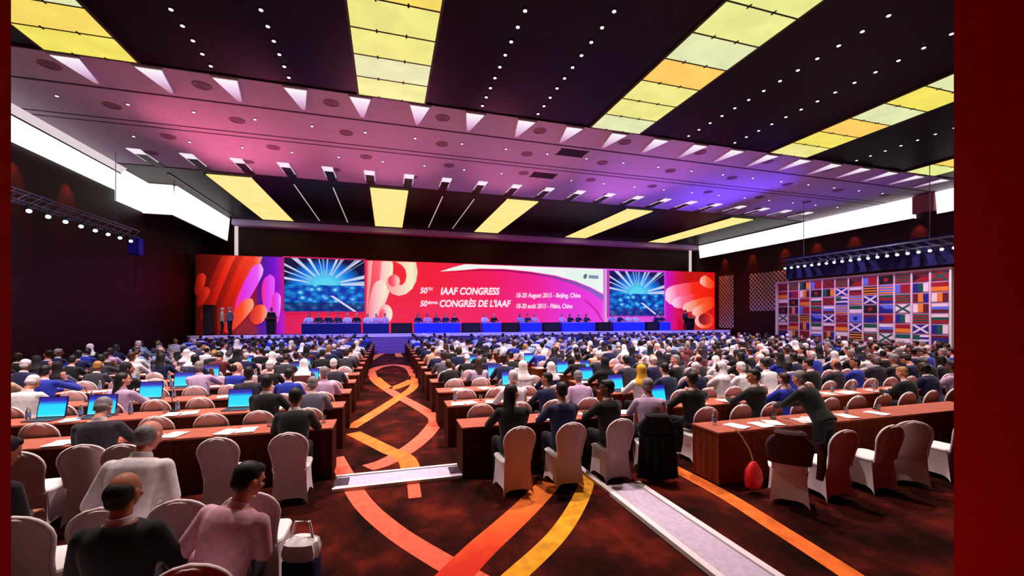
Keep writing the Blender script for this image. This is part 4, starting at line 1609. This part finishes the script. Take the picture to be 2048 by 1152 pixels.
def person(x, y, rz, pose, style, hairc, skin, cloth, label, group, sc=1.0, z=0.0, trouser=None, collar=True):
    S = body_set(pose)
    o = link('person', S['body'], None, (x, y, z + (0.03 if 'hipz' not in POSES[pose] else 0)))
    o.rotation_euler = (0, 0, rz)
    o.scale = (sc, sc, sc)
    paint(o, SKIN[skin])
    tag(o, label, 'person', group)
    jk = link('jacket', S['jacket'], o)
    paint(jk, CM[cloth])
    c = link('trousers', S['trousers'], o)
    if trouser:
        paint(c, CM[trouser])
    link('shoes', S['shoes'], o)
    if collar and style != 'scarf':
        c = link('collar', S['collar'], jk)
        if cloth in ('white', 'pink', 'lilac-striped', 'maroon', 'pale blue'):
            paint(c, CM[cloth])
    c = link('hair' if style != 'scarf' else 'headscarf', hair_mesh(pose, style), o)
    paint(c, HM[hairc])
    return o


HW = {('short', 'black'): 'black-haired person', ('short', 'brown'): 'brown-haired person', ('short', 'grey'): 'grey-haired person', ('short', 'white'): 'white-haired person', ('short', 'fair'): 'fair-haired person',
      ('bald', 'black'): 'balding person', ('bald', 'grey'): 'balding grey-haired person', ('bald', 'brown'): 'balding person', ('bald', 'white'): 'balding white-haired person',
      ('long', 'black'): 'long-haired person', ('long', 'brown'): 'long-haired person', ('long', 'fair'): 'long-haired person', ('bun', 'black'): 'person with hair bun', ('bun', 'brown'): 'person with hair bun', ('bun', 'grey'): 'person with hair bun',
      ('scarf', 'white scarf'): 'white-scarved person', ('scarf', 'black scarf'): 'black-scarved person', ('scarf', 'yellow scarf'): 'yellow-scarved person'}

# chairs with nobody at a table: two rows of observers nearest the camera
OBS = [(4.25, [-1.09, -1.59, -2.09, -2.59, -3.09], 'second'), (3.2, [-1.1, -1.6, -2.1], 'nearest')]
for y, xs, w in OBS:
    for i, x in enumerate(xs):
        chair(x, y, 0.02 * ((i * 7) % 3 - 1), 'white-covered banquet chair in %s table-less row, %s from aisle' % (w, ORD[i]), 'chairs of the table-less rows')

HERO = {}


def hero(s, *a, **k):
    HERO[s] = (a, k)


# who sits where in the nearest rows
hero(('left', 0, 0), 'lean', 'short', 'black', 'tan', 'black')
hero(('left', 0, 1), None)
hero(('left', 0, 2), None)
hero(('left', 0, 3), None)
hero(('left', 1, 0), 'lean', 'short', 'grey', 'fair', 'grey')
hero(('left', 1, 1), 'up', 'short', 'black', 'tan', 'black')
hero(('left', 1, 2), None)
hero(('left', 1, 3), None)
hero(('left', 1, 4), None)
hero(('left', 1, 5), None)
hero(('left', 2, 0), 'up', 'short', 'grey', 'tan', 'lilac-striped')
hero(('left', 2, 1), 'lean', 'short', 'black', 'tan', 'blue')
hero(('left', 2, 2), 'up', 'short', 'black', 'brown', 'dark grey')
hero(('left', 2, 3), None)
hero(('left', 2, 4), None)
hero(('left', 2, 5), 'turn_right', 'long', 'black', 'fair', 'lilac-striped')
hero(('mid', 0, 0), 'turn_right', 'long', 'black', 'fair', 'black')
hero(('mid', 0, 1), 'up', 'short', 'black', 'tan', 'navy')
hero(('mid', 0, 2), 'turn_left', 'short', 'black', 'brown', 'black')
hero(('mid', 0, 3), 'lean', 'short', 'grey', 'tan', 'lilac-striped')
hero(('mid', 1, 0), None)
hero(('mid', 1, 1), 'up', 'short', 'white', 'fair', 'white')
hero(('mid', 1, 2), 'turn_left', 'short', 'black', 'tan', 'navy')
hero(('mid', 1, 3), 'bow', 'short', 'grey', 'tan', 'lilac-striped')
hero(('mid', 2, 0), None)
hero(('mid', 2, 1), None)
hero(('mid', 2, 2), 'up', 'scarf', 'white scarf', 'tan', 'white')
for i in range(5):
    hero(('right', 0, i), None)
hero(('right', 1, 0), 'up', 'short', 'black', 'tan', 'black')
hero(('right', 1, 1), None)
hero(('right', 1, 2), 'turn_left', 'short', 'black', 'tan', 'black')
hero(('right', 1, 3), 'up', 'short', 'brown', 'fair', 'blue')
hero(('right', 1, 4), None)
hero(('right', 1, 5), None)
hero(('right', 2, 0), 'up', 'scarf', 'yellow scarf', 'tan', 'white')
hero(('right', 2, 1), 'lean', 'short', 'black', 'fair', 'navy')
hero(('right', 2, 4), 'lean', 'short', 'white', 'fair', 'white')

rnd = random.Random(42)
people, stuff_people, far_chairs = [], [], []
order = sorted(SEATS, key=lambda s: proj(SEATS[s][0], SEATS[s][1], 1.2)[2])
n_ch = 0
n_p = 0
PMAX, CMAX = 240, 262
for s in order:
    b, r, i = s
    x, y = SEATS[s]
    w = seat_words(b, r, i)
    rz = rnd.uniform(-.06, .06)
    if s == ('mid', 0, 3):
        rz = -0.35
    if b == 'right' and r == 0:
        rz = [-0.8, -0.1, -0.08, -0.7, 0.0][i % 5]
    near = r < 5
    occ = {'left': [0.3, 0.4, 0.45, 0.5, 0.65], 'mid': [1, .8, .8, .9, .9], 'right': [0, .7, .9, .95, .95]}[b]
    po = occ[r] if r < 5 else 0.95
    if s in LAP and r < 2:
        po = 0.0
    prof = HERO.get(s)
    if prof is None:
        if rnd.random() < po:
            style = rnd.choices(['short', 'bald', 'long', 'bun', 'scarf'], [56, 13, 13, 5, 13])[0]
            hc = rnd.choices(['black', 'brown', 'grey', 'white', 'fair'], [46, 14, 20, 14, 6])[0]
            if style == 'scarf':
                hc = rnd.choice(['white scarf', 'white scarf', 'black scarf'])
            if (style, hc) not in HW:
                hc = 'black'
            pose = rnd.choices(['up', 'lean', 'down', 'turn_left', 'turn_right', 'chin'], [40, 20, 8, 12, 12, 8])[0]
            if r < 7:
                cloth = rnd.choices(['black', 'navy', 'dark grey', 'grey', 'white', 'blue', 'lilac-striped', 'maroon', 'beige'], [30, 20, 12, 8, 16, 6, 4, 3, 2])[0]
            else:
                cloth = rnd.choices(['black', 'navy', 'blue', 'grey', 'white', 'pale blue', 'lilac-striped'], [22, 24, 14, 6, 22, 8, 6])[0]
            prof = ((pose, style, hc, rnd.choices(['fair', 'tan', 'brown', 'dark'], [40, 34, 16, 10])[0], cloth), {})
        else:
            prof = ((None,), {})
    if n_ch < CMAX:
        chair(x, y, rz, 'white-covered banquet chair, ' + w, 'banquet chairs at the tables', near)
        n_ch += 1
    else:
        far_chairs.append((x, y, rz))
    if prof[0][0] is None:
        continue
    if n_p < PMAX:
        pose, style, hc, sk, cl = prof[0]
        person(x, y, rz, pose, style, hc, sk, cl, '%s in %s, %s' % (HW[(style, hc)], cl, w), 'seated delegates', rnd.uniform(0.97, 1.05) if r else 1.03, 0.0)
        n_p += 1
    else:
        stuff_people.append((x, y, rz, prof[0]))

# the observers without tables
person(-2.09, 4.25, 0.0, 'bow', 'bald', 'grey', 'fair', 'white', 'balding person in white shirt leaning forward in the second table-less row', 'observers', 1.08)
person(-3.09, 4.25, -0.15, 'tilt', 'short', 'black', 'tan', 'black', 'black-haired person in black at far left of second table-less row', 'observers', 1.04)
person(-1.6, 3.2, 0.05, 'lap', 'bald', 'black', 'tan', 'black', 'balding person in black suit in the nearest table-less row', 'observers', 1.0)
person(-1.1, 3.2, -0.1, 'lean_right', 'short', 'black', 'fair', 'pink', 'black-haired person in pale pink shirt leaning right in nearest table-less row', 'observers', 1.0)
person(-3.36, 6.25, 0.15, 'down', 'short', 'grey', 'fair', 'dark grey', 'person in dark grey jacket bending between chairs of the nearest table row', 'observers', 1.02)
chair(-3.36, 6.25, 0.15, 'white-covered banquet chair under the bending person in dark grey', 'banquet chairs at the tables')
person(6.1, 5.0 - 0.42, 0.1, 'reach', 'short', 'grey', 'fair', 'black', 'person in black standing bent over the nearest right-hand table', 'standing delegates', 0.96)

# on the stage: the panel behind the head tables, and speakers at the lecterns
rnd = random.Random(9)
for k, (x, q) in enumerate(HT):
    style, hc = rnd.choice([('short', 'black'), ('short', 'grey'), ('bald', 'grey'), ('long', 'black'), ('short', 'white')])
    cl = rnd.choice(['black', 'navy', 'dark grey', 'white', 'white', 'pink', 'pale blue'])
    chair(x, 31.2, PI, 'white-covered chair behind the stage head table, %s from left' % ORD[k], 'chairs of the stage panel', False).location.z = ZS
    person(x, 31.2, PI, 'up', style, hc, 'fair', cl, '%s in %s at the stage head table, %s from left' % (HW[(style, hc)], cl, ORD[k]), 'panel on the stage', 1.0, ZS)
person(on_plane(444, 650, 30.5)[0], 30.5, -1.2, 'stand', 'short', 'white', 'fair', 'beige', 'person in beige standing at the left of the stage', 'people standing on the stage', 0.98, ZS)
person(on_plane(460, 650, 30.5)[0], 30.5, 1.3, 'stand', 'short', 'grey', 'fair', 'grey', 'person in grey standing second from left on the stage', 'people standing on the stage', 1.0, ZS)
person(on_plane(541, 650, 30.9)[0], 31.1, PI, 'stand', 'short', 'black', 'tan', 'black', 'person in black behind the left stage lectern', 'people standing on the stage', 1.0, ZS)
person(on_plane(1374, 650, 30.9)[0], 31.1, PI, 'stand', 'short', 'black', 'tan', 'dark grey', 'person in dark grey behind the right stage lectern', 'people standing on the stage', 1.0, ZS)

# bag on the floor beside the end chair of the second table-less row
t = thing('tote_bag', 'white and navy bag standing on the carpet beside the second table-less row', 'bag', (-0.72, 4.05, 0.0), 1.3)
q = MB()
q.loft([[((sx * math.copysign(abs(math.cos(a)) ** 0.5, math.cos(a))), sy * math.copysign(abs(math.sin(a)) ** 0.5, math.sin(a)), z) for a in [2 * PI * k / 20 for k in range(20)]] for z, sx, sy in ((0.0, .09, .14), (0.05, .10, .15), (0.28, .10, .15), (0.30, .09, .14))])
q.build('pouch', mat('navy_bag', (16, 18, 62), 0.7), t)
q = MB()
q.loft([[((sx * math.copysign(abs(math.cos(a)) ** 0.6, math.cos(a))), sy * math.copysign(abs(math.sin(a)) ** 0.6, math.sin(a)) + 0.01 * math.sin(9 * a), z) for a in [2 * PI * k / 20 for k in range(20)]] for z, sx, sy in ((0.28, .085, .13), (0.36, .11, .15), (0.44, .10, .13), (0.48, .05, .07))])
q.build('white_cloth', m_cush, t)
MB().tube([(0.0, -0.1, 0.44), (0.02, -0.06, 0.6), (0.02, 0.06, 0.6), (0, 0.1, 0.44)], 0.012, 6).build('handle', m_white, t)

# dark jacket hung over the first chair of the right-hand block
def draped(name, x, y, rz, m, sleeve, long_tail):
    jt = MB()
    rings = []
    for z, g in ((0.56, .05), (0.64, .045), (0.70, .04), (0.76, .04), (0.82, .04), (0.88, .045), (0.92, .05), (0.955, .075), (0.985, .05), (0.995, .01)):
        w, yy = back_w(min(z, 0.925)) + g, back_y(z) - 0.012
        rings.append([(w * (1 + 0.03 * math.sin(9 * a + 8 * z)) * math.copysign(abs(math.cos(a)) ** 0.7, math.cos(a)), yy + (0.03 + g * (0.25 if z > 0.99 else 1)) * math.copysign(abs(math.sin(a)) ** 0.8, math.sin(a)), z) for a in [2 * PI * k / 36 for k in range(36)]])
    jt.loft(rings, 0, False)
    o = jt.build(name, m, None, 60, (x, y, 0))
    sd = o.modifiers.new('thickness', 'SOLIDIFY')
    sd.thickness = 0.008
    sd.offset = 0
    o.rotation_euler = (0, 0, rz)
    if sleeve:
        MB().tube([(0.29, -0.30, 0.87), (0.325, -0.33, 0.74), (0.315, -0.345, 0.56), (0.30, -0.33, 0.44)], [.045, .05, .045, .04], 10).build('sleeve', m, o)
    if long_tail:
        rings = []
        for z in (0.05, 0.18, 0.32, 0.46, 0.58, 0.66):
            w = 0.30 - 0.06 * z
            rings.append([(w * (1 - 2 * k / 24), -0.36 + 0.02 * math.sin(k * 1.3) * (1 - z) + 0.03 * (1 - 2 * k / 24) ** 2, z) for k in range(25)] + [(w * (1 - 2 * k / 24), -0.375 + 0.02 * math.sin(k * 1.3) * (1 - z) + 0.03 * (1 - 2 * k / 24) ** 2, z) for k in range(24, -1, -1)])
        MB().loft(rings).build('coat_tail', m, o)
    return o


o = draped('draped_coat', 3.9, 5.6, -0.35, mat('black_coat', (9, 8, 12), 0.85, 0.2, 12), True, True)
tag(o, 'long black coat hung over the fourth chair right of the aisle', 'coat')
o = draped('draped_jacket', 5.03, 4.25, -0.8, mat('maroon_jacket', (62, 22, 34), 0.8, 0.25, 12), True, False)
tag(o, 'dark maroon jacket hung over the first chair of the right-hand block', 'jacket')

# the far rows beyond what can be told apart
if stuff_people:
    mb = MB()
    keys = list(CM) + list(HM)
    mlist = [CM[k] for k in CM] + [HM[k] for k in HM] + [SKIN[k] for k in SKIN]
    ci = {('c', k): n for n, k in enumerate(CM)}
    ci.update({('h', k): n + len(CM) for n, k in enumerate(HM)})
    ci.update({('s', k): n + len(CM) + len(HM) for n, k in enumerate(SKIN)})
    for x, y, rz, (pose, style, hc, sk, cl) in stuff_people:
        q = MB()
        U, H, hz, dz = frames(POSES[pose])
        rings = [[U @ Vector(((rx + .02) * math.cos(a), yo + (ry + .02) * math.sin(a), z)) for a in [2 * PI * k / 8 for k in range(8)]] for z, rx, ry, yo in TORSO[:9:2]]
        q.loft(rings, ci[('c', cl)])
        for sd, (sh, el, wr, fw, hip, kn, an) in limbs(POSES[pose]).items():
            q.tube([sh, el, wr], [.07, .055, .04], 6, ci[('c', cl)])
            q.tube([hip, kn, an], [.09, .07, .055], 6, ci[('c', 'black')])
        q2 = MB()
        q2.ell((0, 0.01, 1.27), (.075, .092, .11), 8, 6, ci[('s', sk)])
        if style == 'scarf':
            q2.ell((0, -.016, 1.29), (.095, .106, .115), 8, 6, ci[('h', hc)])
        elif style != 'bald':
            q2.ell((0, -.018, 1.30), (.086, .098, .094), 8, 6, ci[('h', hc)])
        q2.xf(H)
        q.add(q2.v, q2.f)
        q.m[-len(q2.m):] = q2.m
        q.xf(Matrix.Translation((x, y + .02, 0)) @ Matrix.Rotation(rz, 4, 'Z'))
        o_ = len(mb.f)
        mb.add(q.v, q.f)
        mb.m[o_:] = q.m
    o = mb.build('crowd', mlist)
    tag(o, 'far rows of seated delegates in dark, blue and white before the stage', 'crowd', None, 'stuff')
if far_chairs:
    mb = MB()
    _f = MB()
    chair_backrest(_f, 8, [0.43, 0.6, 0.76, 0.87, 0.94])
    chair_skirt(_f, 12)
    for x, y, rz in far_chairs:
        M = Matrix.Translation((x, y, 0)) @ Matrix.Rotation(rz, 4, 'Z')
        mb.add([M @ Vector(p) for p in _f.v], _f.f)
    o = mb.build('chair_rows', m_cover)
    tag(o, 'white covered chairs of the far rows under the crowd', 'chairs', None, 'stuff')
# ------------------------------------------------------------------ light
def spot(name, loc, aim, power, rgb, angle=90, blend=0.8, rad=0.1):
    d = bpy.data.lights.new(name, 'SPOT')
    d.energy = power
    d.color = lin(rgb)[:3]
    d.spot_size = R(angle)
    d.spot_blend = blend
    d.shadow_soft_size = rad
    o = bpy.data.objects.new(name, d)
    COL.objects.link(o)
    o.location = loc
    o.rotation_euler = (Vector(aim) - Vector(loc)).to_track_quat('-Z', 'Y').to_euler()
    return o


WARM = (250, 224, 220)
COOL = (226, 226, 255)
# house downlights of the near bay, soffit and far bay
for x in (-8.0, -2.75, 3.0, 7.0, 13.3, 20.0):
    for y in (7.6, 12.0):
        spot('house_downlight', (x, y, 9.33), (x, y + 0.3, 0), 2750, WARM, 105, 0.9, 0.06)
for x in (-8.1, -2.6, 2.9, 8.4, 13.8, 19.3, 24.0):
    spot('house_downlight', (x, 16.7, 9.31), (x, 16.9, 0), 2100, COOL, 105, 0.9, 0.06)
for x in (-8.0, -1.0, 6.0, 13.0, 20.0):
    spot('house_downlight', (x, 26.5, 9.33), (x, 26.5, 0), 2000, (160, 170, 255), 100, 0.9, 0.06)
# added blue wash from above and behind, tinting the far rows and head table
for x in (-4, 3, 10, 17, 24):
    spot('blue_wash', (x, 20.6, 9.3), (x, 26.0, 1.0), 6800, (100, 112, 255), 75, 0.7, 0.08)
for x in (4, 12, 20):
    spot('blue_wash', (x, 24.2, 9.2), (x, 30.3, 1.5), 1800, (50, 70, 255), 36, 0.7, 0.08)
for x in (-9, 26.5):  # added pale wash to brighten the stage nosing at both ends
    spot('stage_wash', (x * 0.9, 23.6, 9.2), (x, 30.0, 1.4), 1500, (255, 220, 240), 30, 0.7, 0.08)
# coloured uplights on the soffit: magenta-pink from the left truss, violet-blue from the right truss
for y in (17.4, 19.6, 21.6):
    spot('pink_uplight', (-10.7, y, 6.6), (-1.0, y + 0.2, 9.4), 1200, (255, 110, 150), 70, 1.0, 0.1)
    spot('violet_uplight', (23.2, y, 6.4), (15.0, y, 9.4), 2400, (90, 56, 255), 62, 1.0, 0.1)
for x in (-6, 0, 6, 12):  # unseen uplights added at the stage edge to tint the soffit
    spot('stage_uplight', (x, 29.6, 1.6), (x, 18.5, 9.4), 4000, (255, 126, 172), 30, 1.0, 0.1)
for x in (12, 18, 24):
    spot('stage_uplight', (x, 29.6, 1.6), (x, 18.5, 9.4), 4000, (130, 80, 255), 30, 1.0, 0.1)
# small red-brown scallops of the wall lamps under the coves
for y in (13.5, 16.0, 18.5, 21.0, 28.0, 31.0):
    spot('wall_lamp', (XL + 0.5, y, 8.1), (XL, y, 7.0), 220, (255, 110, 80), 55, 0.9, 0.03)
for y in (13.0, 16.5, 20.0, 22.5, 25.0, 28.0, 31.0):
    spot('wall_lamp', (XR - 0.5, y, 8.1), (XR, y, 7.0), 220, (255, 110, 80), 55, 0.9, 0.03)
# light on the flag display
for y in (13.0, 16.0, 19.0):
    spot('flag_light', (22.3, y, 6.4), (24.0, y, 2.4), 350, (236, 200, 255), 85, 0.8, 0.05)

w = bpy.data.worlds.new('hall_dark')
SC.world = w
w.use_nodes = True
bg_ = w.node_tree.nodes['Background']
bg_.inputs[0].default_value = (0.02, 0.012, 0.016, 1)
bg_.inputs[1].default_value = 0.3
vs_ = SC.view_settings
vs_.view_transform = 'Standard'
vs_.look = 'None'
vs_.gamma = 1.0
vs_.use_curve_mapping = False
vs_.exposure = 0.0
cy = SC.cycles
cy.max_bounces = 6
cy.diffuse_bounces = 3
cy.glossy_bounces = 3
cy.transmission_bounces = 4
cy.sample_clamp_indirect = 4.0
cy.caustics_reflective = False
cy.caustics_refractive = False
